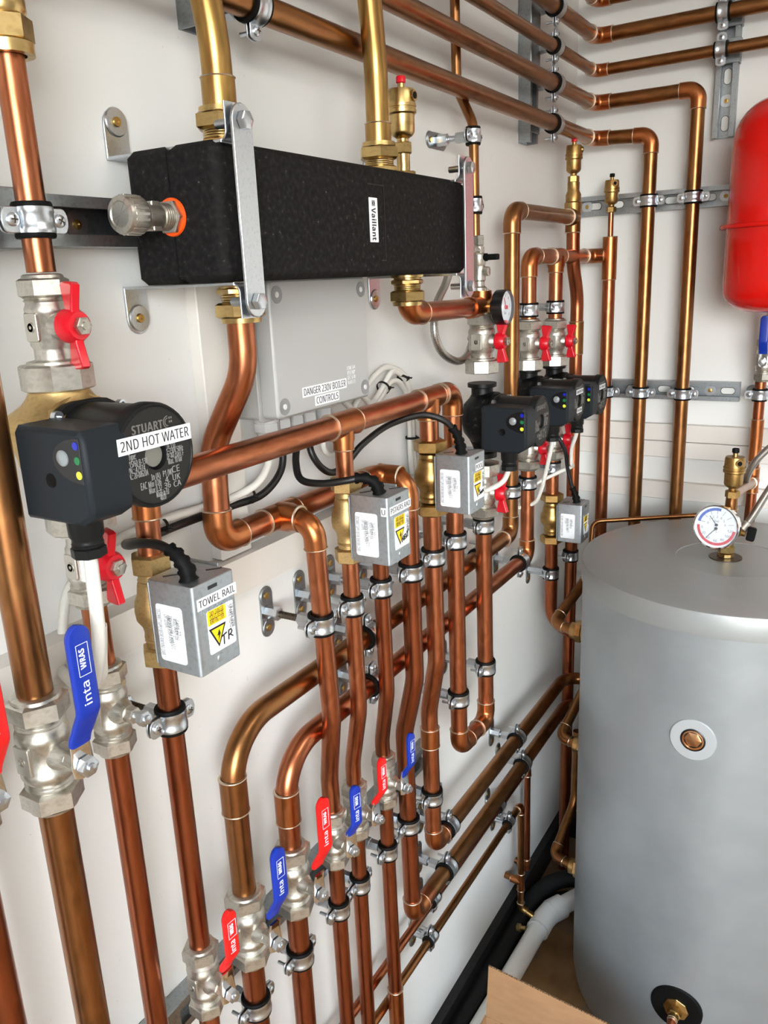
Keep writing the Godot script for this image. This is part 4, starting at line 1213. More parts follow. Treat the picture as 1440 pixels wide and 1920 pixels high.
func rails() -> void:
	# left wall, running along it: local X -> -Z, local Y -> up, local Z -> +X
	var lh := func(p: Vector3): return Transform3D(Basis(V(0, 0, -1), UP, XX), p)
	var lv := func(p: Vector3): return Transform3D(Basis(UP, V(0, 0, 1), XX), p)
	var bh := func(p: Vector3): return Transform3D(Basis(XX, UP, ZZ), p)
	var bv := func(p: Vector3): return Transform3D(Basis(UP, V(-1, 0, 0), ZZ), p)
	strut("deep strut channel at upper left, running behind the black header block", lh.call(V(0, 1.587, 1.60)), 0.60, 0.034, [0.155, -0.2], [0.198])
	strut("long strut channel on the left wall behind the row of lever valves", lh.call(V(0, 0.716, 1.18)), 0.76, 0.021, [-0.30, -0.05, 0.02, 0.2, 0.3], [])
	strut("upright strut channel on the left wall holding the four high pipes near the corner", lv.call(V(0, 2.085, 0.322)), 0.64, 0.024, [-0.27, -0.12], [-0.2])
	strut("upright strut channel at top left behind the first golden pipe", lv.call(V(0, 2.095, 1.222)), 0.64, 0.024, [-0.27], [])
	strut("upper level strut channel on the back wall, running behind the red vessel", bh.call(V(0.271, 1.664, 0)), 0.52, 0.021, [-0.222, -0.173, -0.12, -0.055, 0.02], [-0.24, 0.053])
	strut("lower level strut channel on the back wall at pump height", bh.call(V(0.221, 1.260, 0)), 0.322, 0.021, [-0.07, -0.0, 0.0505, 0.135], [0.098])
	strut("short upright strut channel on the back wall left of the red vessel", bv.call(V(0.312, 1.985, 0)), 0.42, 0.021, [-0.095, -0.182], [-0.14])
	# joint covers on the rails
	var cover := func(label: String, t: Transform3D, l: float, d: float):
		var b := MB.new()
		b.box(at(V(0, 0, d + 0.0012)), V(l, 0.046, 0.0024), 0.0008)
		b.box(at(V(0, 0.0222, d / 2 + 0.001)), V(l, 0.0022, d), 0.0006)
		b.box(at(V(0, -0.0222, d / 2 + 0.001)), V(l, 0.0022, d), 0.0006)
		solo("rail_cover", b.mesh(), mats.galv, label, "bracket", t, "rail covers over the strut channels")
	cover.call("grey rail cover behind the clamp of the far left upper pipe", lh.call(V(0, 1.587, 1.52)), 0.075, 0.034)
	cover.call("grey rail cover at the bottom left beside the lowest lever valve", lh.call(V(0, 0.716, 1.462)), 0.075, 0.021)
	cover.call("grey rail cover on the upright channel behind the two highest clamped pipes", lv.call(V(0, 1.985, 0.322)), 0.19, 0.024)
	cover.call("grey rail cover on the upright channel behind the lowest high pipe", lv.call(V(0, 1.800, 0.322)), 0.036, 0.024)
	cover.call("grey rail cover on the channel left of the red vessel, behind the upper clamp", bv.call(V(0.312, 2.0, 0)), 0.05, 0.021)
	cover.call("grey rail cover on the channel left of the red vessel, behind the lower clamp", bv.call(V(0.312, 1.932, 0)), 0.045, 0.021)

func pipes() -> void:
	var R28 := 0.014
	var R22 := 0.011
	var R15 := 0.0075
	# ---- far left of the left wall
	pipe("copper pipe at the far upper left, above the pump labelled second hot water", R22, "copper", [[V(0.066, 1.545, 1.494), ""], [V(0.066, 1.72, 1.494), ""]])
	pipe("copper pipe under the second hot water pump, between its two valves", R22, "copper", [[V(0.066, 1.195, 1.491), ""], [V(0.066, 1.275, 1.492), ""]])
	pipe("copper pipe running to the floor below the valve without a handle", R22, "copper_dark", [[V(0.066, 0.0, 1.491), ""], [V(0.066, 1.135, 1.491), ""]])
	pipe("thick brown pipe left of the second hot water pump, above the long blue lever", R28, "copper_brown", [[V(0.083, 1.19, 1.572), ""], [V(0.083, 2.39, 1.572), ""]])
	pipe("thick shiny lower pipe at far left, below the long blue lever valve", R28, "copper_brown", [[V(0.083, 0.0, 1.572), ""], [V(0.083, 1.14, 1.572), ""]])
	pipe("copper pipe cut off by the lower left corner of the picture", R28, "copper_dark", [[V(0.060, 0.0, 1.634), ""], [V(0.060, 1.14, 1.634), ""]])
	# ---- towel rail branch
	pipe("copper pipe from behind the second hot water pump to the towel rail actuator", R22, "copper", [[V(0.08, 1.285, 1.434), ""], [V(0.083, 1.362, 1.434), "e", 0.019], [V(0.085, 1.362, 1.395), ""]])
	pipe("copper pipe from the towel rail zone valve down to the lowest red lever valve", R22, "copper_dark", [[V(0.08, 0.84, 1.434), ""], [V(0.08, 1.20, 1.434), ""]])
	pipe("copper pipe leaving the bottom of the lowest red lever valve", R22, "copper", [[V(0.08, 0.0, 1.434), ""], [V(0.08, 0.79, 1.434), ""]])
	# ---- upper header with its loop to the near black pump
	pipe("long copper header under the junction box, ending in a deep U loop", R28, "copper", [[V(0.085, 1.362, 1.40), ""], [V(0.085, 1.362, 0.817), "e", 0.022], [V(0.085, 0.748, 0.813), "e", 0.022], [V(0.085, 0.745, 0.701), "e", 0.022], [V(0.085, 1.145, 0.706), ""]],
		{"tees": [[V(0.085, 1.362, 1.117), V(0, 0, -1), DN, R22], [V(0.085, 1.362, 0.895), V(0, 0, -1), DN, R28]]})
	pipe("copper pipe from the header tee down to the upstairs rad actuator valve", R22, "copper", [[V(0.085, 1.285, 1.117), ""], [V(0.085, 1.345, 1.117), ""]])
	pipe("copper pipe from the header tee down to the pool actuator valve", R28, "copper", [[V(0.085, 1.285, 0.894), ""], [V(0.085, 1.345, 0.894), ""]])
	pipe("double bent copper pipe below the upstairs rad zone valve body", R22, "copper", [[V(0.06, 0.84, 1.101), ""], [V(0.06, 0.880, 1.101), "b", 0.08], [V(0.085, 0.975, 1.115), "b", 0.08], [V(0.085, 1.205, 1.117), ""]])
	pipe("double bent copper pipe below the pool zone valve body, ending in a low elbow", R28, "copper", [[V(0.06, 0.58, 0.800), ""], [V(0.06, 0.58, 0.869), "e", 0.02], [V(0.06, 0.845, 0.873), "b", 0.09], [V(0.085, 0.945, 0.889), "b", 0.09], [V(0.085, 1.205, 0.893), ""]], {"sleeves": [[V(0.06, 0.795, 0.872), UP, 0.017]]})
	# ---- lower header from the block's left outlet
	pipe("S bent copper pipe from the header block's near outlet, running on along the wall", R28, "copper", [[V(0.085, 1.505, 1.287), ""], [V(0.085, 1.445, 1.287), "b", 0.075], [V(0.036, 1.365, 1.292), "b", 0.075], [V(0.036, 1.261, 1.297), "e", 0.02], [V(0.036, 1.261, 0.963), "e", 0.024], [V(0.085, 1.261, 0.963), "e", 0.030], [V(0.085, 1.205, 0.963), ""]],
		{"tees": [[V(0.036, 1.261, 1.19), V(0, 0, -1), XX, R28], [V(0.036, 1.261, 1.045), V(0, 0, -1), XX, R22]]})
	pipe("bent copper pipe from the foremost elbow, down to the middle blue lever valve", R28 * 0.86, "copper", [[V(0.06, 0.835, 1.157), ""], [V(0.06, 0.890, 1.158), "b", 0.08], [V(0.085, 0.995, 1.178), "b", 0.08], [V(0.086, 1.258, 1.19), "e", 0.022], [V(0.050, 1.261, 1.19), ""]], {"sock": 0.011})
	pipe("bent copper pipe showing under the upstairs rad actuator box", R22, "copper_dark", [[V(0.06, 0.84, 1.020), ""], [V(0.06, 0.870, 1.022), "b", 0.08], [V(0.085, 0.965, 1.042), "b", 0.08], [V(0.085, 1.261, 1.045), "e", 0.02], [V(0.050, 1.261, 1.045), ""]])
	pipe("thick bent copper pipe right of the upstairs rad actuator, behind the last blue lever", R28, "copper_dark", [[V(0.06, 0.498, 0.885), ""], [V(0.06, 0.498, 0.950), "e", 0.02], [V(0.06, 0.848, 0.956), "b", 0.09], [V(0.085, 0.948, 0.961), "b", 0.09], [V(0.085, 1.208, 0.963), ""]])
	# ---- floor legs of the lever valve row
	pipe("copper pipe leaving the bottom of the first blue lever valve in the row", R28, "copper_dark", [[V(0.055, 0.0, 1.334), ""], [V(0.055, 0.745, 1.334), ""]])
	pipe("copper pipe leaving the bottom of the tall red lever valve", R28, "copper_dark", [[V(0.055, 0.0, 1.243), ""], [V(0.055, 0.745, 1.243), ""]])
	pipe("copper pipe leaving the bottom of the middle blue lever valve", R22, "copper_dark", [[V(0.06, 0.0, 1.152), ""], [V(0.06, 0.76, 1.157), ""]])
	pipe("copper pipe leaving the bottom of the last red lever valve", R22, "copper_dark", [[V(0.06, 0.0, 1.100), ""], [V(0.06, 0.765, 1.101), ""]])
	pipe("copper pipe with a joint near the floor, below the rightmost blue lever valve", R22, "copper_dark", [[V(0.06, 0.0, 1.015), ""], [V(0.06, 0.765, 1.020), ""]], {"sleeves": [[V(0.06, 0.36, 1.017), UP, 0.045]]})
	# ---- long pipes close to the wall, from the elbows by the back pumps
	pipe("golden brown pipe curving off the first blue lever valve towards the corner", R28, "copper_brown", [[V(0.055, 0.83, 1.334), ""], [V(0.055, 1.048, 1.334), "b", 0.065], [V(0.055, 1.042, 0.512), "e", 0.022], [V(0.055, 1.634, 0.507), "e", 0.024], [V(0.055, 1.634, 0.19), ""]], {"sleeves": [[V(0.055, 0.972, 1.334), UP, 0.022]], "fit": "copper_brown"})
	pipe("copper pipe curving off the tall red lever valve towards the middle pump", R28, "copper", [[V(0.055, 0.83, 1.243), ""], [V(0.055, 0.969, 1.243), "b", 0.060], [V(0.055, 0.968, 0.424), "e", 0.022], [V(0.055, 1.165, 0.422), ""]], {"sleeves": [[V(0.055, 0.898, 1.243), UP, 0.022]]})
	# ---- corner stack
	pipe("copper loop over the two rear pumps, turning onto the back wall", R28, "copper", [[V(0.055, 1.43, 0.423), ""], [V(0.055, 1.557, 0.423), "e", 0.022], [V(0.055, 1.557, 0.060), "e", 0.022], [V(0.100, 1.557, 0.060), ""]],
		{"tees": [[V(0.055, 1.557, 0.275), V(0, 0, -1), DN, R28]]})
	pipe("short copper pipe between the loop tee and the rearmost pump's upper valve", R28, "copper", [[V(0.055, 1.425, 0.275), ""], [V(0.055, 1.54, 0.275), ""]])
	pipe("copper pipe from the rearmost pump's lower valve to the small actuator valve", R28, "copper", [[V(0.055, 1.05, 0.277), ""], [V(0.055, 1.16, 0.277), ""]])
	pipe("copper pipe below the small actuator valve, bending round behind the cylinder", R28, "copper_dark", [[V(0.150, 0.735, 0.262), ""], [V(0.055, 0.752, 0.272), "b", 0.058], [V(0.055, 0.97, 0.277), ""]])
	pipe("reddish brown pipe in the corner itself, with an air vent on its top", R28, "copper_dark", [[V(0.055, 0.0, 0.140), ""], [V(0.055, 1.475, 0.135), "b", 0.10], [V(0.055, 1.54, 0.168), "b", 0.10], [V(0.055, 1.665, 0.175), ""]], {"tees": [[V(0.055, 1.634, 0.175), UP, ZZ, R28]], "sleeves": [[V(0.055, 1.385, 0.136), UP, 0.035]], "fit": "copper_brown"})
	pipe("copper pipe on the back wall nearest the corner, topped by a brass air vent", R28, "copper", [[V(0.1015, 0.0, 0.060), ""], [V(0.1015, 1.585, 0.060), ""]], {"sleeves": [[V(0.1015, 1.55, 0.060), UP, 0.045]]})
	pipe("thin copper tail under the air vent on the back wall", 0.006, "copper", [[V(0.1015, 1.585, 0.060), ""], [V(0.1015, 1.65, 0.060), ""]])
	# ---- high level pipes along the left wall, turning onto the back wall
	pipe("lowest high level pipe, passing behind the golden pipes and down the back wall", R28, "copper_brown", [[V(0.055, 1.798, 1.75), ""], [V(0.055, 1.797, 0.055), "e", 0.022], [V(0.179, 1.792, 0.055), "e", 0.022], [V(0.180, 0.0, 0.055), ""]], {"group": ""})
	pipe("second lowest high level pipe, turning down the back wall beside the red vessel", R28, "copper_brown", [[V(0.055, 1.868, 1.75), ""], [V(0.055, 1.866, 0.055), "e", 0.022], [V(0.268, 1.866, 0.055), "e", 0.022], [V(0.274, 0.0, 0.055), ""]])
	pipe("thinner high level pipe, third up, going along the back wall out at the right", R22, "copper_brown", [[V(0.055, 1.930, 1.75), ""], [V(0.055, 1.928, 0.055), "e", 0.018], [V(1.2, 1.935, 0.055), ""]])
	pipe("thick high level pipe, fourth up, going along the back wall out at the right", R28, "copper_brown", [[V(0.055, 1.997, 1.75), ""], [V(0.055, 1.993, 0.055), "e", 0.022], [V(1.2, 2.0, 0.055), ""]])
	pipe("topmost high level pipe, its corner elbow just showing at the top edge", R22, "copper_brown", [[V(0.055, 2.062, 1.75), ""], [V(0.055, 2.058, 0.055), "e", 0.018], [V(1.2, 2.06, 0.055), ""]])
	# ---- golden pipes out of the header block, and its far outlet
	pipe("golden pipe curving up from the near end of the header block", R28, "copper_gold", [[V(0.085, 1.68, 1.289), ""], [V(0.085, 1.755, 1.289), "b", 0.16], [V(0.098, 1.88, 1.345), ""]], {"sleeves": [[V(0.085, 1.692, 1.289), UP, 0.020]], "fit": "copper_gold"})
	pipe("golden pipe curving up from the far end of the header block", R28, "copper_gold", [[V(0.085, 1.68, 1.005), ""], [V(0.085, 1.775, 1.005), "b", 0.16], [V(0.098, 1.96, 1.05), ""]], {"sleeves": [[V(0.085, 1.690, 1.005), UP, 0.018]], "fit": "copper_gold"})
	pipe("short copper pipe elbowing from the header block's far outlet to the gauge tee", R28, "copper", [[V(0.085, 1.52, 0.945), ""], [V(0.085, 1.482, 0.945), "e", 0.024], [V(0.085, 1.480, 0.735), ""]])
	pipe("thin copper pipe coming down beside the header block's far end to the filling valve", R15, "copper_brown", [[V(0.070, 1.585, 0.695), ""], [V(0.066, 1.748, 0.689), "b", 0.04], [V(0.027, 1.808, 0.664), "b", 0.04], [V(0.027, 2.39, 0.676), ""]])
	# ---- low pipes across the left wall
	pipe("upper of the two thick low pipes running along the wall to the corner", R28, "copper_brown", [[V(0.06, 0.580, 0.812), ""], [V(0.06, 0.580, 0.175), "b", 0.045], [V(0.24, 0.580, 0.155), ""]])
	pipe("lower of the two thick low pipes running along the wall to the corner", R28, "copper_brown", [[V(0.06, 0.498, 0.890), ""], [V(0.06, 0.498, 0.150), "b", 0.045], [V(0.24, 0.498, 0.130), ""]])
	pipe("thin low copper pipe sloping along the wall to a drain tee above the skirting", R15, "copper_brown", [[V(0.04, 0.362, 1.35), ""], [V(0.04, 0.362, 0.412), "e", 0.014], [V(0.04, 0.100, 0.408), ""]], {"tees": [[V(0.04, 0.150, 0.408), UP, V(-1, 0, 0), R15]]})
	pipe("thin dark pipe tucked behind the others, dropping beside the drain tee", R15, "copper_dark", [[V(0.03, 0.418, 1.30), ""], [V(0.03, 0.418, 0.345), "e", 0.014], [V(0.03, 0.135, 0.345), ""]])
	pipe("copper stub from the wall into the drain tee", R15, "copper_brown", [[V(0.0, 0.153, 0.408), ""], [V(0.02, 0.151, 0.408), ""]], {"called": "pipe_stub"})
	pipe("copper stub from the wall into the thin dark pipe's foot", R15, "copper_brown", [[V(0.0, 0.150, 0.345), ""], [V(0.03, 0.142, 0.345), "e", 0.011], [V(0.03, 0.165, 0.345), ""]], {"called": "pipe_stub"})
	pipe("little brass drain spout pointing off the foot of the drain tee", R15, "brass_old", [[V(0.04, 0.105, 0.408), ""], [V(0.04, 0.075, 0.408), "e", 0.011], [V(0.075, 0.058, 0.405), ""]], {"called": "drain_spout", "fit": "brass_old"})
	# ---- cylinder side connections
	pipe("copper bend into the cylinder's upper side union, joined by a thin loop pipe", R22, "copper_brown", [[V(0.142, 0.805, 0.388), ""], [V(0.098, 0.807, 0.372), "e", 0.018], [V(0.128, 0.872, 0.235), "e", 0.018], [V(0.128, 0.925, 0.228), ""]], {"fit": "copper_brown"})
	pipe("copper bend into the cylinder's middle side union", R22, "copper_brown", [[V(0.142, 0.512, 0.346), ""], [V(0.105, 0.515, 0.335), "e", 0.018], [V(0.128, 0.600, 0.215), "e", 0.018], [V(0.128, 0.72, 0.205), ""]], {"fit": "copper_brown"})
	pipe("copper pipe curving down behind the cylinder to its lowest side union", R22, "copper_brown", [[V(0.142, 0.196, 0.356), ""], [V(0.098, 0.200, 0.345), "e", 0.018], [V(0.112, 0.285, 0.235), "b", 0.07], [V(0.110, 0.47, 0.225), ""]], {"fit": "copper_brown"})
	pipe("very thin copper pipe looping over the rim behind the cylinder lid", 0.005, "copper_brown", [[V(0.128, 0.92, 0.228), ""], [V(0.120, 0.985, 0.19), "b", 0.022], [V(0.36, 0.998, 0.075), ""]])
	# ---- right side of the back wall
	pipe("copper pipe at the right under the red vessel's blue handled valve", R22, "copper_dark", [[V(0.428, 0.0, 0.060), ""], [V(0.427, 1.31, 0.060), ""]], {"tees": [[V(0.4275, 1.078, 0.060), UP, ZZ, R22]], "sleeves": [[V(0.4275, 1.165, 0.060), UP, 0.045]]})
	pipe("short copper pipe between the red vessel and the blue handled valve", R22, "copper", [[V(0.432, 1.365, 0.062), ""], [V(0.436, 1.43, 0.070), "b", 0.04], [V(0.4725, 1.445, 0.15), ""]])

func pumps_and_valves() -> void:
	pump("nearest black pump with the label 2ND HOT WATER on its round face", V(0.066, 1.407, 1.494), "brass_cast", true, "2ND HOT WATER")
	pump("near black iron pump, the one without white tape on its face", V(0.085, 1.302, 0.707), "iron_black", false)
	pump("middle black pump with two white tape labels on its face", V(0.055, 1.293, 0.4225), "iron_black", false, "UNDERFLOOR", "HEATING")
	pump("rearmost black pump with one white tape label, next to the back wall", V(0.055, 1.283, 0.2755), "iron_black", false, "HOT WATER")
	var g := "red butterfly handled isolating valves"
	valve("red butterfly valve directly above the second hot water pump", V(0.066, 1.504, 1.494), 0.011, "butterfly", {"union": -1, "group": g})
	valve("red butterfly valve directly below the second hot water pump", V(0.066, 1.306, 1.492), 0.011, "butterfly", {"union": 1, "group": g})
	valve("red butterfly valve under the pressure gauge, above the near iron pump", V(0.085, 1.426, 0.707), 0.014, "butterfly", {"union": -1, "group": g})
	valve("red butterfly valve below the near iron pump, right of the pool actuator", V(0.085, 1.178, 0.706), 0.014, "butterfly", {"union": 1, "group": g})
	valve("red butterfly valve above the middle pump with two tape labels", V(0.055, 1.398, 0.4225), 0.014, "butterfly", {"union": -1, "group": g})
	valve("red butterfly valve below the middle pump, mostly hidden by a white cable", V(0.055, 1.196, 0.4225), 0.014, "butterfly", {"union": 1, "group": g})
	valve("red butterfly valve above the rearmost pump, closest to the corner", V(0.055, 1.390, 0.2755), 0.014, "butterfly", {"union": -1, "group": g})
	valve("red butterfly valve below the rearmost pump, behind the white and black cables", V(0.055, 1.186, 0.2765), 0.014, "butterfly", {"union": 1, "group": g})
	var lg := "nickel lever ball valves in the row along the wall"
	valve("large ball valve with a long blue lever on the thick pipe at far left", V(0.083, 1.172, 1.572), 0.014, "lever_blue", {"lever": 0.122})
	valve("ball valve with a red lever, cut off by the left edge of the picture", V(0.060, 1.172, 1.634), 0.014, "lever_red", {"lever": 0.122})
	valve("nickel valve without a handle below the second hot water pump", V(0.066, 1.165, 1.491), 0.011, "none")
	valve("lowest red lever valve in the row, at the bottom left", V(0.08, 0.815, 1.434), 0.011, "lever_red", {"lever": 0.111, "toe": 0.018, "basis": Basis(UP, -0.08), "group": lg})
	valve("first blue lever valve in the row, under the golden curved pipe", V(0.055, 0.790, 1.334), 0.014, "lever_blue", {"lever": 0.138, "toe": 0.021, "basis": Basis(UP, -0.12), "group": lg})
	valve("tall red lever valve in the row, under the second curved pipe", V(0.055, 0.790, 1.243), 0.014, "lever_red", {"lever": 0.146, "toe": 0.023, "basis": Basis(UP, -0.15), "group": lg})
	valve("middle blue lever valve in the row, below the wall header's front tee pipe", V(0.06, 0.795, 1.157), 0.011, "lever_blue", {"lever": 0.105, "toe": 0.009, "basis": Basis(UP, -0.28), "group": lg})
	valve("last red lever valve in the row, below the upstairs rad actuator", V(0.06, 0.803, 1.101), 0.011, "lever_red", {"lever": 0.101, "toe": 0.010, "basis": Basis(UP, -0.1), "group": lg})
	valve("last blue lever valve in the row, highest in the picture", V(0.06, 0.803, 1.020), 0.011, "lever_blue", {"lever": 0.095, "toe": 0.005, "basis": Basis(UP, -0.1), "group": lg})
	valve("valve with a dark blue lever under the red vessel at the right edge", V(0.431, 1.335, 0.061), 0.011, "lever_blue", {"lever": 0.092, "text": false, "basis": bas(ZZ, UP)})
	zone_valve("zone valve whose steel actuator box is labelled TOWEL RAIL", V(0.08, 1.243, 1.434), 0.011, "TOWEL RAIL", [[[-6, 3.5], [1, 5.2]], [[-2.6, 4.4], [-3.2, -4.5]], [[3, -2.6], [3.8, 5.8]], [[3.8, 5.8], [7, 6.2], [8, 4], [6.5, 2], [3.6, 1.2]], [[5, 1.6], [8.8, -1.2]]], "brass_cast")
	zone_valve("zone valve whose steel actuator box is labelled UPSTAIRS RAD", V(0.085, 1.242, 1.117), 0.011, "UPSTAIRS RAD", [[[-5, 4.5], [-5.2, -2.5]], [[-1.6, 5], [-1.8, -1.5]], [[-5, 1], [-1.7, 1.6]], [[3, 5.6], [0, 5], [0, -0.6], [3, 0]], [[0, 2.2], [2.6, 2.7]], [[3.6, -0.2], [5, 5.8], [6.2, 0.4]], [[3.9, 2], [5.8, 2.4]], [[6, 6.6], [11, 9.5]], [[8.4, 8], [8.2, 1]]], "brass_cast")
	zone_valve("zone valve whose steel actuator box is labelled POOL", V(0.085, 1.245, 0.893), 0.014, "POOL", [[[-1, 4], [-3.5, 4.8], [-4.5, 3], [-2.5, 1.6], [-1.6, -0.2], [-3.5, -2], [-5.4, -1.2]], [[0, 2], [0.8, -1.8], [2, 1.6], [3, -1.4], [4, 2.6]], [[5.4, 2.8], [5.4, -1]], [[5.4, 4.6], [5.5, 4.9]], [[6.8, -1], [7, 3.2], [8.2, 1.2], [9.4, 3.6], [10.2, -0.4]]], "brass_old")
	zone_valve("small far zone valve above the cylinder lid, its actuator without tape", V(0.055, 1.010, 0.277), 0.014, "", [], "brass_old")

func clamps() -> void:
	var R28 := 0.014
	var R22 := 0.011
	var R15 := 0.0075
	clamp_on("pipe clamp on the far left upper pipe, beside the deep strut channel", V(0.066, 1.583, 1.494), R22, OUT_LEFT_V, 0.034, "rail")
	clamp_on("pipe clamp under the towel rail actuator box", V(0.08, 1.128, 1.434), R22, OUT_LEFT_V, 0.08, "plate", "", "steel_dark")
	var up := "clamps at one height on the upright pipes under the actuators"
	clamp_on("clamp with a rusty rod on the foremost bent pipe", V(0.085, 1.130, 1.187), 0.012, OUT_LEFT_V, 0.085, "plate", up, "steel_dark")
	clamp_on("clamp on the pipe just below the upstairs rad zone valve body", V(0.085, 1.128, 1.117), R22, OUT_LEFT_V, 0.085, "plate", up, "steel_dark")
	clamp_on("clamp on the pipe seen under the upstairs rad actuator box", V(0.085, 1.127, 1.045), R22, OUT_LEFT_V, 0.085, "plate", up)
	clamp_on("clamp on the pipe right of the upstairs rad actuator box", V(0.085, 1.122, 0.962), R28, OUT_LEFT_V, 0.085, "plate", up)
	clamp_on("clamp on the pipe below the pool zone valve body", V(0.085, 1.122, 0.892), R28, OUT_LEFT_V, 0.085, "plate", up)
	clamp_on("clamp on the U loop's left leg under the pool actuator box", V(0.085, 1.125, 0.815), R28, OUT_LEFT_V, 0.085, "plate", up)
	clamp_on("clamp on the U loop's right leg under the near iron pump's lower valve", V(0.085, 1.119, 0.706), R28, OUT_LEFT_V, 0.085, "plate", up)
	clamp_on("clamp low on the U loop's left leg", V(0.085, 0.845, 0.814), R28, OUT_LEFT_V, 0.085, "plate")
	clamp_on("clamp low on the U loop's right leg", V(0.085, 0.852, 0.702), R28, OUT_LEFT_V, 0.085, "plate")
	var row := "clamps on the long strut channel under the lever valves"
	clamp_on("clamp at the bottom edge, under the first blue lever valve", V(0.055, 0.672, 1.334), R28, OUT_LEFT_V, 0.034, "rail", row)
	clamp_on("clamp under the tall red lever valve", V(0.055, 0.668, 1.243), R28, OUT_LEFT_V, 0.034, "rail", row)
	clamp_on("clamp under the middle blue lever valve", V(0.06, 0.677, 1.156), R22, OUT_LEFT_V, 0.039, "rail", row)
	clamp_on("clamp under the last red lever valve", V(0.06, 0.678, 1.101), R22, OUT_LEFT_V, 0.039, "rail", row)
	clamp_on("clamp under the last blue lever valve", V(0.06, 0.677, 1.020), R22, OUT_LEFT_V, 0.039, "rail", row)
	clamp_on("clamp on the thick pipe beside the last blue lever, above its low elbow", V(0.06, 0.681, 0.953), R28, OUT_LEFT_V, 0.039, "rail", row)
	clamp_on("clamp on the thick pipe above the pool elbow, last on the long channel", V(0.06, 0.681, 0.871), R28, OUT_LEFT_V, 0.039, "rail", row)
	var hz := "clamps on the pipes running along the wall"
	clamp_on("clamp on the golden brown wall pipe, behind the two leftmost bent pipes", V(0.055, 1.046, 1.037), R28, OUT_LEFT_H, 0.055, "cross", hz)
	clamp_on("clamp on the second wall pipe, below the golden brown one's clamp", V(0.055, 0.969, 1.031), R28, OUT_LEFT_H, 0.055, "cross", hz)
	clamp_on("clamp on the golden brown wall pipe, behind the U loop", V(0.055, 1.043, 0.66), R28, OUT_LEFT_H, 0.055, "cross", hz)
	clamp_on("clamp on the second wall pipe, next to its far elbow under the middle pump", V(0.055, 0.968, 0.462), R28, OUT_LEFT_H, 0.055, "cross", hz)
	clamp_on("clamp on the upper thick low pipe, tight against the pool elbow", V(0.06, 0.580, 0.812), R28, OUT_LEFT_H, 0.06, "cross", hz)
	clamp_on("clamp on the upper thick low pipe, halfway to the corner", V(0.06, 0.580, 0.487), R28, OUT_LEFT_H, 0.06, "cross", hz)
	clamp_on("clamp on the lower thick low pipe, near its elbow", V(0.06, 0.498, 0.822), R28, OUT_LEFT_H, 0.06, "cross", hz)
	clamp_on("clamp on the lower thick low pipe, halfway to the corner", V(0.06, 0.498, 0.452), R28, OUT_LEFT_H, 0.06, "cross", hz)
	clamp_on("small clamp on the thin low pipe, below the low elbow", V(0.04, 0.362, 0.855), R15, OUT_LEFT_H, 0.04, "cross", hz)
	clamp_on("small clamp on the thin low pipe, near the drain tee", V(0.04, 0.362, 0.482), R15, OUT_LEFT_H, 0.04, "cross", hz)
	clamp_on("small clamp on the hidden thin pipe, behind the low elbow", V(0.03, 0.418, 0.822), R15, OUT_LEFT_H, 0.03, "cross", hz)
	clamp_on("small clamp on the hidden thin pipe, behind the lower thick pipe", V(0.03, 0.418, 0.51), R15, OUT_LEFT_H, 0.03, "cross", hz)
	var hi := "clamps on the high level pipes at the upright channel"
	clamp_on("lowest clamp at the upright channel near the corner", V(0.055, 1.797, 0.298), R28, OUT_LEFT_H, 0.031, "rail", hi)
	clamp_on("second clamp up at the upright channel near the corner", V(0.055, 1.867, 0.298), R28, OUT_LEFT_H, 0.031, "rail", hi)
	clamp_on("third clamp up at the upright channel near the corner, on the thinner pipe", V(0.055, 1.929, 0.298), R22, OUT_LEFT_H, 0.031, "rail", hi)
	clamp_on("top clamp in view at the upright channel near the corner", V(0.055, 1.994, 0.298), R28, OUT_LEFT_H, 0.031, "rail", hi)
	clamp_on("clamp on the lowest high level pipe, right of the first golden pipe", V(0.055, 1.798, 1.192), R28, OUT_LEFT_H, 0.031, "rail")
	var bw := "clamps on the back wall channels"
	clamp_on("clamp on the upper back wall channel, left of two", V(0.1795, 1.663, 0.055), R28, OUT_BACK_V, 0.034, "rail", bw)
	clamp_on("clamp on the upper back wall channel, nearer the red vessel", V(0.2695, 1.663, 0.055), R28, OUT_BACK_V, 0.034, "rail", bw)
	clamp_on("clamp on the lower back wall channel, partly behind the rearmost pump", V(0.1015, 1.258, 0.060), R28, OUT_BACK_V, 0.039, "rail", bw)
	clamp_on("clamp on the lower back wall channel, middle of three", V(0.180, 1.258, 0.055), R28, OUT_BACK_V, 0.034, "rail", bw)
	clamp_on("clamp on the lower back wall channel, rightmost of three", V(0.271, 1.258, 0.055), R28, OUT_BACK_V, 0.034, "rail", bw)
	clamp_on("clamp on the pipe under the blue handled valve at the right edge", V(0.427, 1.262, 0.060), R22, OUT_BACK_V, 0.060, "cross")
	clamp_on("clamp on the thick high pipe, left of the red vessel", V(0.305, 1.995, 0.055), R28, OUT_BACK_H, 0.034, "rail", bw)
	clamp_on("clamp on the thinner high pipe, left of the red vessel", V(0.305, 1.930, 0.055), R22, OUT_BACK_H, 0.034, "rail", bw)
	clamp_on("small clamp with a long rod above the header block's far end", V(0.0645, 1.732, 0.6875), R15, OUT_LEFT_V, 0.0645, "cross")
	clamp_on("small clamp on the thin pipe beside the header block's far end", V(0.0688, 1.632, 0.693), R15, OUT_LEFT_V, 0.0688, "cross")
	clamp_on("clamp on the pipe above the middle pump's upper valve", V(0.055, 1.460, 0.423), R28, OUT_LEFT_V, 0.055, "plate")
	clamp_on("clamp on the pipe above the rearmost pump's upper valve", V(0.055, 1.458, 0.275), R28, OUT_LEFT_V, 0.055, "plate")
	clamp_on("clamp on the pipe below the middle pump's lower valve", V(0.055, 1.124, 0.422), R28, OUT_LEFT_V, 0.055, "plate")
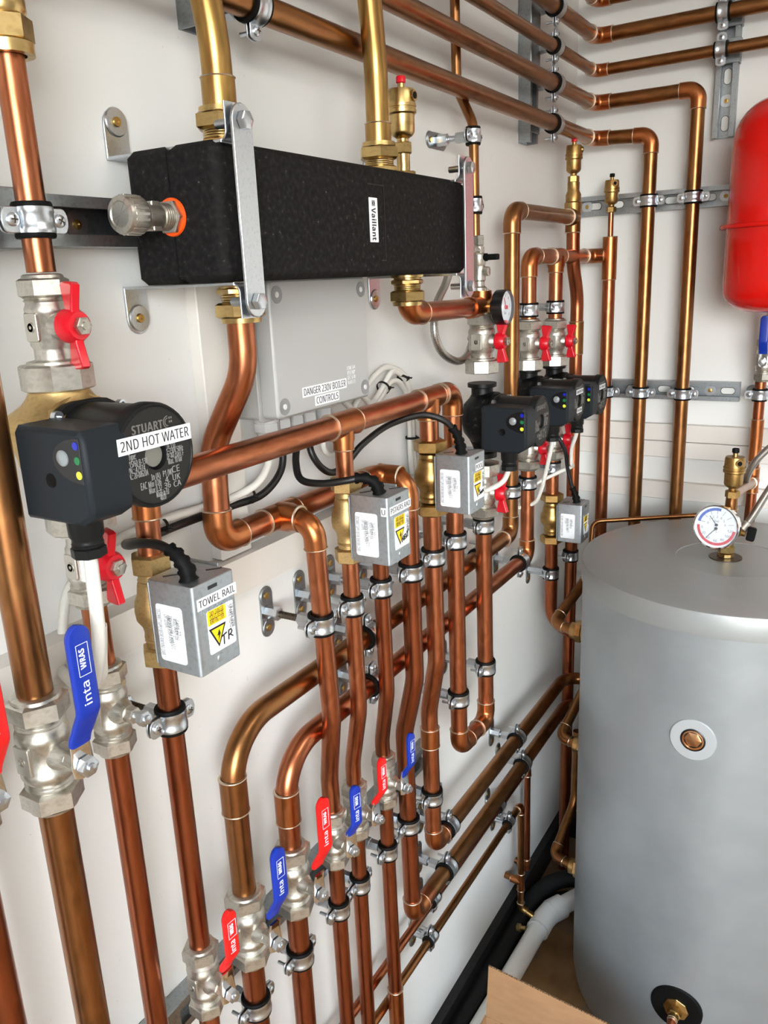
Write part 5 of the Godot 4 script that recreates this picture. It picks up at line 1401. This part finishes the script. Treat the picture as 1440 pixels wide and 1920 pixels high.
	clamp_on("clamp between the rearmost pump's lower valve and the small actuator valve", V(0.055, 1.124, 0.277), R28, OUT_LEFT_V, 0.055, "plate")
	clamp_on("clamp under the small actuator valve", V(0.055, 0.882, 0.277), R28, OUT_LEFT_V, 0.055, "plate")
	clamp_on("clamp on the reddish corner pipe, beside the clamp under the small actuator", V(0.055, 0.880, 0.140), R28, OUT_LEFT_V, 0.055, "plate")
	clamp_on("clamp on the golden brown upright behind the red handle under the near pump", V(0.055, 1.128, 0.508), R28, OUT_LEFT_V, 0.055, "plate")

func cables() -> void:
	# from the junction box
	cable("black cable from the junction box along the wall to the towel rail actuator", [V(0.026, 1.368, 1.159), V(0.026, 1.345, 1.160), V(0.028, 1.312, 1.170), V(0.024, 1.290, 1.203), V(0.014, 1.286, 1.249), V(0.012, 1.286, 1.30), V(0.012, 1.286, 1.341), V(0.020, 1.288, 1.385), V(0.040, 1.298, 1.425), V(0.068, 1.307, 1.446), V(0.088, 1.313, 1.452), V(0.105, 1.315, 1.452), V(0.118, 1.313, 1.451), V(0.130, 1.306, 1.450), V(0.140, 1.288, 1.449)], 0.0045, "black_cable")
	cable("white cable from the junction box's largest gland, beside the black one on the wall", [V(0.026, 1.368, 1.187), V(0.026, 1.352, 1.188), V(0.028, 1.325, 1.193), V(0.026, 1.306, 1.213), V(0.018, 1.297, 1.245), V(0.012, 1.296, 1.30), V(0.010, 1.297, 1.34), V(0.010, 1.295, 1.40), V(0.010, 1.285, 1.44), V(0.010, 1.262, 1.475), V(0.010, 1.215, 1.49)], 0.0045, "white_cable")
	cable("black cable from the junction box to the upstairs rad actuator", [V(0.026, 1.368, 1.133), V(0.030, 1.345, 1.136), V(0.036, 1.318, 1.150), V(0.050, 1.300, 1.160), V(0.080, 1.298, 1.160), V(0.108, 1.302, 1.152), V(0.128, 1.305, 1.140), V(0.1375, 1.298, 1.133), V(0.1405, 1.288, 1.130)], 0.0045, "black_cable")
	cable("black cable from the junction box looping under the header to the pool actuator", [V(0.026, 1.368, 1.107), V(0.028, 1.350, 1.110), V(0.036, 1.324, 1.117), V(0.042, 1.302, 1.105), V(0.046, 1.292, 1.085), V(0.050, 1.300, 1.058), V(0.060, 1.320, 1.035), V(0.072, 1.338, 0.985), V(0.100, 1.346, 0.945), V(0.124, 1.337, 0.925), V(0.136, 1.318, 0.912), V(0.1405, 1.302, 0.907), V(0.141, 1.290, 0.905)], 0.0045, "black_cable")
	cable("white cable dipping from the junction box's last gland", [V(0.026, 1.368, 1.073), V(0.028, 1.345, 1.076), V(0.030, 1.325, 1.082), V(0.028, 1.312, 1.070), V(0.022, 1.308, 1.045), V(0.014, 1.320, 1.02), V(0.010, 1.345, 1.0)], 0.0035, "white_cable")
	# the white bundle right of the box
	var wl := [[V(0.020, 1.385, 1.015), V(0.022, 1.376, 0.975), V(0.020, 1.360, 0.945), V(0.018, 1.372, 0.915), V(0.014, 1.392, 0.880), V(0.012, 1.393, 0.855), V(0.011, 1.372, 0.823), V(0.010, 1.330, 0.808), V(0.010, 1.280, 0.808), V(0.010, 1.230, 0.803), V(0.010, 1.200, 0.790)],
		[V(0.020, 1.375, 1.018), V(0.024, 1.352, 0.985), V(0.022, 1.352, 0.945), V(0.018, 1.367, 0.908), V(0.014, 1.380, 0.880), V(0.012, 1.377, 0.850), V(0.011, 1.350, 0.822), V(0.010, 1.310, 0.817), V(0.010, 1.260, 0.819), V(0.010, 1.215, 0.812), V(0.010, 1.190, 0.800)],
		[V(0.012, 1.310, 1.020), V(0.012, 1.350, 0.985), V(0.014, 1.380, 0.950), V(0.014, 1.398, 0.915), V(0.012, 1.403, 0.88), V(0.010, 1.385, 0.83), V(0.009, 1.340, 0.797), V(0.009, 1.25, 0.79), V(0.009, 1.195, 0.78)]]
	for i in 3:
		cable(["topmost white cable of the tied bundle right of the junction box", "lower white cable of the tied bundle right of the junction box", "rear white cable coming up from behind the header into the tied bundle"][i], wl[i], 0.0042, "white_cable", "white cables looping right of the junction box")
	# pump tails
	cable("thick white cable hanging from the second hot water pump's gland", [V(0.132, 1.340, 1.5395), V(0.132, 1.325, 1.5395), V(0.131, 1.290, 1.540), V(0.128, 1.262, 1.540), V(0.118, 1.236, 1.538), V(0.095, 1.21, 1.530), V(0.05, 1.20, 1.515), V(0.014, 1.20, 1.50)], 0.0055, "white_cable")
	cable("second white cable behind the blue lever, joining the first", [V(0.126, 1.275, 1.534), V(0.117, 1.245, 1.531), V(0.104, 1.220, 1.525), V(0.07, 1.205, 1.515), V(0.014, 1.205, 1.49)], 0.0048, "white_cable")
	cable("white cable curving left from the near iron pump's gland", [V(0.151, 1.240, 0.7525), V(0.150, 1.230, 0.7535), V(0.142, 1.212, 0.757), V(0.124, 1.200, 0.765), V(0.098, 1.192, 0.775), V(0.060, 1.182, 0.785), V(0.014, 1.20, 0.80)], 0.0043, "white_cable")
	cable("white cable hanging from the middle pump in front of a red handle", [V(0.121, 1.228, 0.468), V(0.120, 1.215, 0.467), V(0.114, 1.190, 0.463), V(0.102, 1.150, 0.452), V(0.090, 1.115, 0.442), V(0.072, 1.085, 0.430), V(0.035, 1.070, 0.43), V(0.006, 1.06, 0.44)], 0.0040, "white_cable")
	cable("white cable hanging from the rearmost pump, looped back on itself", [V(0.121, 1.220, 0.321), V(0.119, 1.205, 0.320), V(0.108, 1.175, 0.312), V(0.104, 1.142, 0.300), V(0.100, 1.130, 0.285), V(0.075, 1.118, 0.30), V(0.035, 1.095, 0.33), V(0.006, 1.06, 0.38)], 0.0040, "white_cable")
	cable("black cable dropping behind the rear pumps to the small actuator", [V(0.040, 1.235, 0.31), V(0.075, 1.205, 0.318), V(0.092, 1.170, 0.308), V(0.094, 1.130, 0.295), V(0.102, 1.090, 0.288), V(0.110, 1.066, 0.284), V(0.112, 1.054, 0.283)], 0.0040, "black_cable")
	# strain reliefs where the actuator cables enter
	var reliefs := [["ribbed black strain relief on top of the towel rail actuator", PackedVector3Array([V(0.123, 1.3125, 1.451), V(0.1295, 1.3085, 1.450), V(0.1350, 1.3030, 1.450), V(0.1390, 1.296, 1.449), V(0.1405, 1.286, 1.449)])],
		["ribbed black strain relief on top of the upstairs rad actuator", PackedVector3Array([V(0.118, 1.3045, 1.1455), V(0.128, 1.3045, 1.140), V(0.1355, 1.3005, 1.135), V(0.1395, 1.294, 1.132), V(0.1410, 1.285, 1.130)])],
		["ribbed black strain relief on top of the pool actuator", PackedVector3Array([V(0.1325, 1.326, 0.916), V(0.1375, 1.316, 0.911), V(0.1395, 1.307, 0.9085), V(0.1405, 1.299, 0.9065), V(0.1410, 1.288, 0.905)])],
		["ribbed black strain relief on top of the small actuator", PackedVector3Array([V(0.1035, 1.085, 0.287), V(0.108, 1.073, 0.285), V(0.1105, 1.064, 0.284), V(0.112, 1.053, 0.283)])]]
	for q in reliefs:
		var b := MB.new()
		var base: Vector3 = q[1][q[1].size() - 1]
		var pp := PackedVector3Array()
		for v in q[1]:
			pp.append(v - base)
		grommet(b, pp)
		solo("strain_relief", b.mesh(), mats.rubber, q[0], "cable gland", at(base), "ribbed strain reliefs on the actuators")
	# cable ties
	var ties := [["black cable tie round the two wall cables left of the S bent pipe", V(0.011, 1.291, 1.352), V(0, 0.1, 1), 0.011], ["black cable tie round the two wall cables right of the S bent pipe", V(0.021, 1.292, 1.222), V(-0.2, 0.2, 1), 0.0115],
		["black cable tie round the loops of the white bundle by the junction box", V(0.017, 1.376, 0.905), V(0, 0.5, -1), 0.0135], ["black cable tie round the white bundle where it drops down the wall", V(0.010, 1.285, 0.813), V(0, 1, 0), 0.0125], ["black cable tie on the white bundle, just over the header pipe", V(0.012, 1.382, 0.838), V(0, 0.8, -0.5), 0.0115]]
	for q in ties:
		var b := MB.new()
		var r: float = q[3]
		b.lathe(Transform3D(), [Vector2(r, -0.0018), Vector2(r + 0.0011, -0.0018), Vector2(r + 0.0011, 0.0018), Vector2(r, 0.0018)], 20)
		b.box(at(V(r + 0.002, 0, 0)), V(0.005, 0.0045, 0.0055), 0.0006)
		b.box(at(V(r + 0.007, 0, 0.001)), V(0.010, 0.0025, 0.0012), 0.0003)
		var tt := ax(q[2], q[1])
		tt.basis = tt.basis * Basis.from_scale(V(0.72, 1, 0.72))
		solo("cable_tie", b.mesh(), mats.black_plastic, q[0], "cable tie", tt, "black cable ties")
	var hose := func(label: String, pts: Array, r: float):
		var base: Vector3 = pts[pts.size() - 1]
		var q: Array = []
		for p in pts:
			q.append(p - base)
		var o := thing("braided_hose", label, "hose", at(base))
		var b := MB.new()
		b.tube(spline(q), r, 16)
		part("braid", b.mesh(), mats.braid, o)
		for e in [0, q.size() - 1]:
			var d: Vector3 = (q[1] - q[0]).normalized() if e == 0 else (q[q.size() - 2] - q[q.size() - 1]).normalized()
			b = MB.new()
			b.lathe(ax(d, q[e]), [Vector2(0, -0.002), Vector2(r + 0.0022, -0.002), Vector2(r + 0.0022, 0.014), Vector2(r + 0.0005, 0.016)], 16)
			part("ferrule", b.mesh(), mats.nickel, o)
	hose.call("braided steel filling hose looping from the filling valve behind the gauge tee", [V(0.056, 1.592, 0.720), V(0.050, 1.570, 0.724), V(0.046, 1.545, 0.732), V(0.044, 1.517, 0.750), V(0.046, 1.488, 0.785), V(0.048, 1.449, 0.799), V(0.050, 1.415, 0.779), V(0.052, 1.396, 0.728), V(0.050, 1.404, 0.684), V(0.048, 1.435, 0.655)], 0.0062)
	hose.call("upper braided steel hose arching in at the right edge", [V(0.54, 1.215, 0.20), V(0.50, 1.205, 0.205), V(0.466, 1.178, 0.21), V(0.440, 1.140, 0.21), V(0.4285, 1.098, 0.19), V(0.4275, 1.080, 0.13), V(0.4275, 1.078, 0.09)], 0.0068)
	hose.call("lower braided steel hose dropping to the little black tap on the lid", [V(0.56, 1.24, 0.22), V(0.52, 1.19, 0.26), V(0.488, 1.13, 0.30), V(0.462, 1.075, 0.335), V(0.449, 1.054, 0.355)], 0.0068)

func small_fittings() -> void:
	# compression fitting above the far left pipe
	var o := thing("brass_coupler", "brass coupler at the very top left of the picture", "pipe fitting", at(V(0.066, 1.70, 1.494)))
	var b := MB.new()
	b.lathe(Transform3D(), [Vector2(0.0128, -0.004), Vector2(0.0185, -0.004), Vector2(0.0188, 0.004), Vector2(0.0165, 0.006)], 28)
	b.hex(Transform3D(), 0.034, 0.004, 0.022)
	part("nut", b.mesh(), mats.brass, o)
	b = MB.new()
	b.lathe(Transform3D(), [Vector2(0.0145, 0.021), Vector2(0.0165, 0.024), Vector2(0.0165, 0.034), Vector2(0.0150, 0.036), Vector2(0.0150, 0.072), Vector2(0.018, 0.076), Vector2(0.018, 0.10), Vector2(0.0, 0.10)], 28)
	b.box(at(V(0.004, 0.052, 0.0148)), V(0.010, 0.022, 0.0012), 0.0004)
	part("body", b.mesh(), mats.brass, o)
	air_vent("brass air vent with a red cap standing on the header block", V(0.085, 1.680, 0.945), 0.98, "red_plastic", "brass")
	b = MB.new()
	b.hex(Transform3D(), 0.030, 0.0, 0.010)
	b.lathe(Transform3D(), [Vector2(0.0085, 0.010), Vector2(0.0085, 0.032)], 18)
	solo("vent_adaptor", b.mesh(), mats.brass, "brass adaptor under the red capped air vent on the header block", "pipe fitting", at(V(0.085, 1.649, 0.945)))
	air_vent("old brass air vent with a red cap on the corner stack", V(0.055, 1.702, 0.177), 0.92, "red_plastic", "brass_old", 0.3)
	b = MB.new()
	b.lathe(Transform3D(), [Vector2(0.0155, 0.0), Vector2(0.0158, 0.016), Vector2(0.012, 0.024), Vector2(0.0125, 0.04), Vector2(0.0, 0.04)], 22)
	b.lathe(Transform3D(), [Vector2(0.0175, -0.02), Vector2(0.018, 0.0), Vector2(0.0155, 0.003)], 22)
	solo("pipe_reducer", b.mesh(), mats.brass_old, "stepped reducer under the old air vent on the corner stack", "pipe fitting", at(V(0.055, 1.662, 0.176)))
	air_vent("brass air vent with a black cap on the back wall pipe nearest the corner", V(0.1015, 1.645, 0.060), 0.86, "rubber", "brass_old", -0.9)
	air_vent("brass air vent with a black cap above the round dial on the cylinder", V(0.430, 1.118, 0.372), 1.0, "rubber", "brass_old", -1.0)
	# gauge tee with its dial, above the near iron pump
	o = thing("gauge_tee", "copper and brass tee carrying the black pressure gauge", "pipe fitting", at(V(0.085, 1.480, 0.707)))
	b = MB.new()
	b.tube(PackedVector3Array([V(0, 0, 0.048), V(0, 0, -0.017)]), 0.0163, 24)
	b.tube(PackedVector3Array([V(0, -0.020, 0), V(0, 0.024, 0)]), 0.0163, 24)
	part("tee_body", b.mesh(), mats.copper_fitting, o)
	b = MB.new()
	b.lathe(ax(XX), [Vector2(0.0125, 0.004), Vector2(0.0125, 0.020), Vector2(0.0, 0.020)], 20)
	b.hex(ax(XX), 0.016, 0.019, 0.026)
	part("gauge_boss", b.mesh(), mats.brass, o)
	o = thing("pressure_gauge", "round black pressure gauge with a red pointer on the tee by the header block", "gauge", at(V(0.1055, 1.478, 0.707)))
	b = MB.new()
	b.lathe(ax(XX), [Vector2(0.0, 0.0), Vector2(0.0055, 0.0), Vector2(0.0055, 0.004), Vector2(0.0235, 0.004), Vector2(0.0265, 0.007), Vector2(0.0270, 0.022), Vector2(0.0262, 0.0245), Vector2(0.0252, 0.0245), Vector2(0.0250, 0.019), Vector2(0.0, 0.019)], 40)
	part("case", b.mesh(), mats.black_gloss, o)
	b = MB.new()
	b.lathe(ax(XX), [Vector2(0.0248, 0.0192), Vector2(0.0248, 0.0198), Vector2(0.0, 0.0198)], 36)
	var face := part("dial", b.mesh(), mats.gauge_face, o)
	b = MB.new()
	b.lathe(ax(XX), [Vector2(0.0255, 0.0238), Vector2(0.0240, 0.0262), Vector2(0.0, 0.0264)], 36)
	part("lens", b.mesh(), mats.glass, o)
	b = MB.new()
	b.lathe(ax(XX), [Vector2(0.0030, 0.0198), Vector2(0.0030, 0.0232), Vector2(0.0, 0.0236)], 14)
	b.box(Transform3D(Basis(XX, 0.5), V(0.0212, 0.006, 0.003)), V(0.0006, 0.020, 0.0012), 0.0)
	part("pointer", b.mesh(), mats.red_plastic, face)
	for i in 7:
		var a := -2.2 + 4.4 * i / 6
		words(["0", "1", "2", "3", "4", "5", "6"][i], 0.0035, face_x(V(0.0199, 0, 0)) * at(V(sin(a) * 0.018, cos(a) * 0.018, 0)), mats.ink, face, "lettering", 0.0, false, 0.0001)
	words("bar", 0.0034, face_x(V(0.0199, -0.0085, 0)), mats.ink, face, "lettering", 0.0, false, 0.0001)
	# filling valve assembly above the tee
	o = thing("filling_valve", "nickel filling valve with a black handle beside the header block's far end", "valve", at(V(0.079, 1.498, 0.702)))
	b = MB.new()
	b.lathe(Transform3D(), [Vector2(0.009, 0.0), Vector2(0.0125, 0.002), Vector2(0.0125, 0.010), Vector2(0.0085, 0.013), Vector2(0.0085, 0.020), Vector2(0.0105, 0.022), Vector2(0.0105, 0.042), Vector2(0.0095, 0.044), Vector2(0.0110, 0.047), Vector2(0.0110, 0.060), Vector2(0.0085, 0.063), Vector2(0.0085, 0.072), Vector2(0.0, 0.072)], 22)
	b.hex(at(V(-0.004, 0, -0.004)), 0.019, 0.074, 0.089)
	b.lathe(ax(V(1, 0, 0), V(0, 0.035, 0)), [Vector2(0.007, 0.006), Vector2(0.007, 0.017), Vector2(0.0045, 0.018), Vector2(0.0, 0.018)], 16)
	b.lathe(ax(V(-0.3, 0.2, 1), V(0, 0.065, 0)), [Vector2(0.0075, 0.0), Vector2(0.0075, 0.018), Vector2(0.0, 0.018)], 16)
	b.box(at(V(0, 0.005, 0)), V(0.034, 0.006, 0.006), 0.001)
	b.hex(at(V(-0.004, 0, -0.004)), 0.016, 0.070, 0.076)
	part("body", b.mesh(), mats.nickel, o)
	b = MB.new()
	b.box(at(V(0.021, 0.056, 0)), V(0.024, 0.009, 0.011), 0.0015, 0.002)
	b.lathe(ax(XX, V(0, 0.056, 0)), [Vector2(0.006, 0.008), Vector2(0.006, 0.014)], 14)
	part("handle", b.mesh(), mats.rubber, o)
	# pocket, dial thermometer and pipe on the cylinder lid
	o = thing("tapping_union", "brass union on the middle of the cylinder lid", "pipe fitting", at(V(0.4266, 1.004, 0.372)))
	b = MB.new()
	b.hex(Transform3D(), 0.027, 0.0, 0.007, 8)
	b.hex(Transform3D(), 0.025, 0.008, 0.021)
	b.lathe(Transform3D(), [Vector2(0.0115, 0.020), Vector2(0.0122, 0.024), Vector2(0.0105, 0.030), Vector2(0.0, 0.030)], 22)
	part("nut", b.mesh(), mats.brass, o)
	pipe("short brown pipe rising from the cylinder lid behind the round dial", 0.0105, "copper_brown", [[V(0.4275, 1.03, 0.372), ""], [V(0.430, 1.120, 0.372), ""]], {"fit": "copper_brown", "tees": [[V(0.429, 1.073, 0.372), UP, ZZ, 0.0075]]})
	pipe("brown cross pipe between the lid air vent and the back wall tee", 0.010, "copper_brown", [[V(0.430, 1.122, 0.360), ""], [V(0.4285, 1.082, 0.10), ""]])
	o = thing("dial_gauge", "round chrome dial with red and blue scales standing over the cylinder lid", "gauge", Transform3D(Basis(UP, -0.17) * Basis(XX, -0.10), V(0.4135, 1.073, 0.418)))
	b = MB.new()
	b.lathe(ax(ZZ), [Vector2(0.0, -0.026), Vector2(0.030, -0.026), Vector2(0.0365, -0.022), Vector2(0.0375, -0.004), Vector2(0.0405, -0.002), Vector2(0.0410, 0.003), Vector2(0.0398, 0.0052), Vector2(0.0378, 0.0045), Vector2(0.0372, 0.0)], 48)
	part("case", b.mesh(), mats.chrome, o)
	b = MB.new()
	b.lathe(ax(ZZ), [Vector2(0.0374, -0.002), Vector2(0.0374, 0.0005), Vector2(0.0, 0.0005)], 48)
	face = part("dial", b.mesh(), mats.gauge_face, o)
	b = MB.new()
	var arc := func(bb: MB, r0: float, r1: float, a0: float, a1: float):
		bb.lathe(ax(ZZ), [Vector2(r0, 0.0006), Vector2(r0, 0.0009), Vector2(r1, 0.0009), Vector2(r1, 0.0006)], 40, false, a0, a1)
	# ax(ZZ) turns the lathe's angle 0 to +X and its sense round Z: measured against the sheet below
	arc.call(b, 0.0295, 0.0345, 0.12, PI + 0.0)
	part("red_scale", b.mesh(), mats.gauge_red, face)
	b = MB.new()
	arc.call(b, 0.0295, 0.0345, PI + 0.20, PI + 1.75)
	part("blue_scale", b.mesh(), mats.gauge_blue, face)
	var marks := [["0", 2.98], ["20", 2.55], ["40", 2.12], ["60", 1.55], ["80", 1.05], ["100", 0.60], ["120", 0.18]]
	for q in marks:
		words(q[0], 0.0042, at(V(cos(q[1]) * 0.0255, -sin(q[1]) * 0.0255, 0.0008)), mats.ink, face, "lettering", 0.0, false, 0.0001)
	for i in 7:
		var a := PI - 0.15 - i * (PI - 0.3) / 6
		words(["0", "1", "2", "3", "4", "5", "6"][i], 0.0026, at(V(cos(a) * 0.0155, sin(a) * 0.0155 + 0.003, 0.0008)), mats.ink_grey, face, "lettering", 0.0, false, 0.0001)
		b = MB.new()
		b.box(Transform3D(Basis(ZZ, a), V(cos(a) * 0.0255, sin(a) * 0.0255 + 0.003, 0.0008)), V(0.010, 0.0006, 0.0002), 0.0)
		part("tick", b.mesh(), mats.ink, face)
	words("bar", 0.0030, at(V(0.0, 0.0105, 0.0008)), mats.ink_grey, face, "lettering", 0.0, false, 0.0001)
	words("°C", 0.0038, at(V(0.0, -0.0085, 0.0008)), mats.ink_grey, face, "lettering", 0.0, false, 0.0001)
	for q in [[V(0, 0.0035, 0), 2.28, 0.020], [V(0, -0.003, 0), 4.02, 0.026]]:
		b = MB.new()
		b.box(Transform3D(Basis(ZZ, q[1]), V(cos(q[1]) * q[2] / 2, sin(q[1]) * q[2] / 2, 0.0014)), V(q[2], 0.0011, 0.0004), 0.0)
		b.lathe(ax(ZZ), [Vector2(0.0028, 0.0008), Vector2(0.0028, 0.0022), Vector2(0.0016, 0.0022), Vector2(0.0016, 0.0018), Vector2(0.0, 0.0018)], 16)
		part("pointer", b.mesh(), mats.ink, face, at(q[0]))
	b = MB.new()
	b.lathe(ax(ZZ), [Vector2(0.0378, 0.0030), Vector2(0.0, 0.0034)], 40)
	part("lens", b.mesh(), mats.glass, o)
	o = thing("drain_tap", "little tap with a black knob right of the round dial", "tap", at(V(0.448, 1.050, 0.352)))
	b = MB.new()
	b.lathe(ax(V(1, -0.12, 0.1), V(-0.02, 0, 0)), [Vector2(0.007, 0.0), Vector2(0.0085, 0.004), Vector2(0.0085, 0.018), Vector2(0.006, 0.020), Vector2(0.006, 0.028), Vector2(0.0, 0.028)], 18)
	part("body", b.mesh(), mats.brass_old, o)
	b = MB.new()
	b.box(Transform3D(Basis(ZZ, -0.15), V(0.0175, -0.003, 0.003)), V(0.015, 0.026, 0.011), 0.002, 0.004)
	part("knob", b.mesh(), mats.rubber, o)

func corner_floor() -> void:
	# white waste pipe turning behind the cylinder
	var o := pipe("white plastic waste pipe lying on the floor behind the cylinder", 0.0215, "waste_white", [[V(0.055, 0.040, 1.30), ""], [V(0.092, 0.048, 0.368), "b", 0.055], [V(0.152, 0.052, 0.268), ""]], {"called": "waste_pipe", "category": "waste pipe"})
	var b := MB.new()
	var base := V(0.055, 0.040, 1.30)
	var d := (V(0.092, 0.048, 0.368) - base).normalized()
	var e1 := V(0.092, 0.048, 0.368) - base
	var d2 := V(0.06, 0.004, -0.10).normalized()
	b.tube(PackedVector3Array([e1 - d * 0.060, e1 - d * 0.054, e1 - d * 0.022, e1 - d * 0.010 + d2 * 0.006, e1 + d2 * 0.010]), 0.0262, 28)
	part("bend_socket", b.mesh(), mats.waste_white, o)
	b = MB.new()
	b.tube(PackedVector3Array([e1 + d2 * 0.008, e1 + d2 * 0.045]), 0.0275, 28)
	part("coupling", b.mesh(), mats.waste_white, o)
	b = MB.new()
	b.ring(ax(d, e1 - d * 0.060), 0.0262, 0.0018, 28)
	part("socket_rim", b.mesh(), mats.white_plastic, o)
	cable("thick black foam sleeved pipe on the floor along the skirting", [V(0.04, 0.028, 1.4), V(0.035, 0.03, 0.9), V(0.034, 0.032, 0.62), V(0.036, 0.035, 0.45), V(0.045, 0.045, 0.33), V(0.075, 0.058, 0.27), V(0.12, 0.06, 0.235), V(0.18, 0.05, 0.215)], 0.021, "pipe_foam", "", "insulated_pipe", "insulated pipe")
	cable("second black foam sleeved pipe beside it, nearer the white waste pipe", [V(0.07, 0.018, 1.4), V(0.062, 0.018, 0.9), V(0.060, 0.018, 0.55), V(0.062, 0.020, 0.38), V(0.075, 0.025, 0.31), V(0.11, 0.03, 0.275), V(0.17, 0.03, 0.26)], 0.016, "pipe_foam", "", "insulated_pipe", "insulated pipe")
	b = MB.new()
	b.hex(ax(V(1, 0.3, 0)), 0.017, 0.0, 0.010)
	b.lathe(ax(V(1, 0.3, 0)), [Vector2(0.0058, 0.010), Vector2(0.0058, 0.022), Vector2(0, 0.022)], 14)
	solo("brass_plug", b.mesh(), mats.brass, "small brass plug poking out of the foam sleeve under the drain spout", "pipe fitting", at(V(0.046, 0.050, 0.445)))
	b = MB.new()
	b.hex(ax(V(1, 0.3, 0.2)), 0.017, 0.0, 0.010)
	b.lathe(ax(V(1, 0.3, 0.2)), [Vector2(0.0058, 0.010), Vector2(0.0058, 0.022), Vector2(0, 0.022)], 14)
	solo("brass_plug", b.mesh(), mats.brass, "brass plug beside the cardboard box's corner at the bottom edge", "pipe fitting", at(V(0.062, 0.032, 0.77)))
	# open cardboard box, one flap standing up
	o = thing("cardboard_box", "brown cardboard box at the bottom edge with its flap standing up", "box", Transform3D(Basis(), V(0.28, 0.0, 0.95)))
	var t := 0.004
	for q in [["back_panel", V(0, 0.085, -0.152), V(0.318, 0.17, t)], ["front_panel", V(0, 0.085, 0.15), V(0.318, 0.17, t)], ["side_panel", V(-0.157, 0.085, 0), V(t, 0.17, 0.30)], ["side_panel", V(0.157, 0.085, 0), V(t, 0.17, 0.30)], ["bottom_panel", V(0, 0.004, 0), V(0.316, t, 0.30)]]:
		b = MB.new()
		b.box(at(q[1]), q[2], 0.0006)
		part(q[0], b.mesh(), mats.cardboard, o)
	b = MB.new()
	b.prism(Transform3D(), PackedVector2Array([Vector2(-0.156, 0.0), Vector2(0.156, 0.0), Vector2(0.152, 0.096), Vector2(-0.150, 0.121)]), t, 0.0006)
	part("flap", b.mesh(), mats.cardboard, o, at(V(0, 0.171, -0.152)))
	b = MB.new()
	for i in 60:
		var x := -0.149 + 0.302 * i / 60
		var yy := 0.121 - 0.025 * (x + 0.150) / 0.302
		b.box(Transform3D(Basis(ZZ, 0.8 if i % 2 == 0 else -0.8), V(x, yy - 0.0002, 0)), V(0.0035, 0.0005, 0.0032), 0.0)
	tag(part("corrugation", b.mesh(), mats.steel_dark, o, at(V(0, 0.171, -0.152))), "", "", "", "stuff")
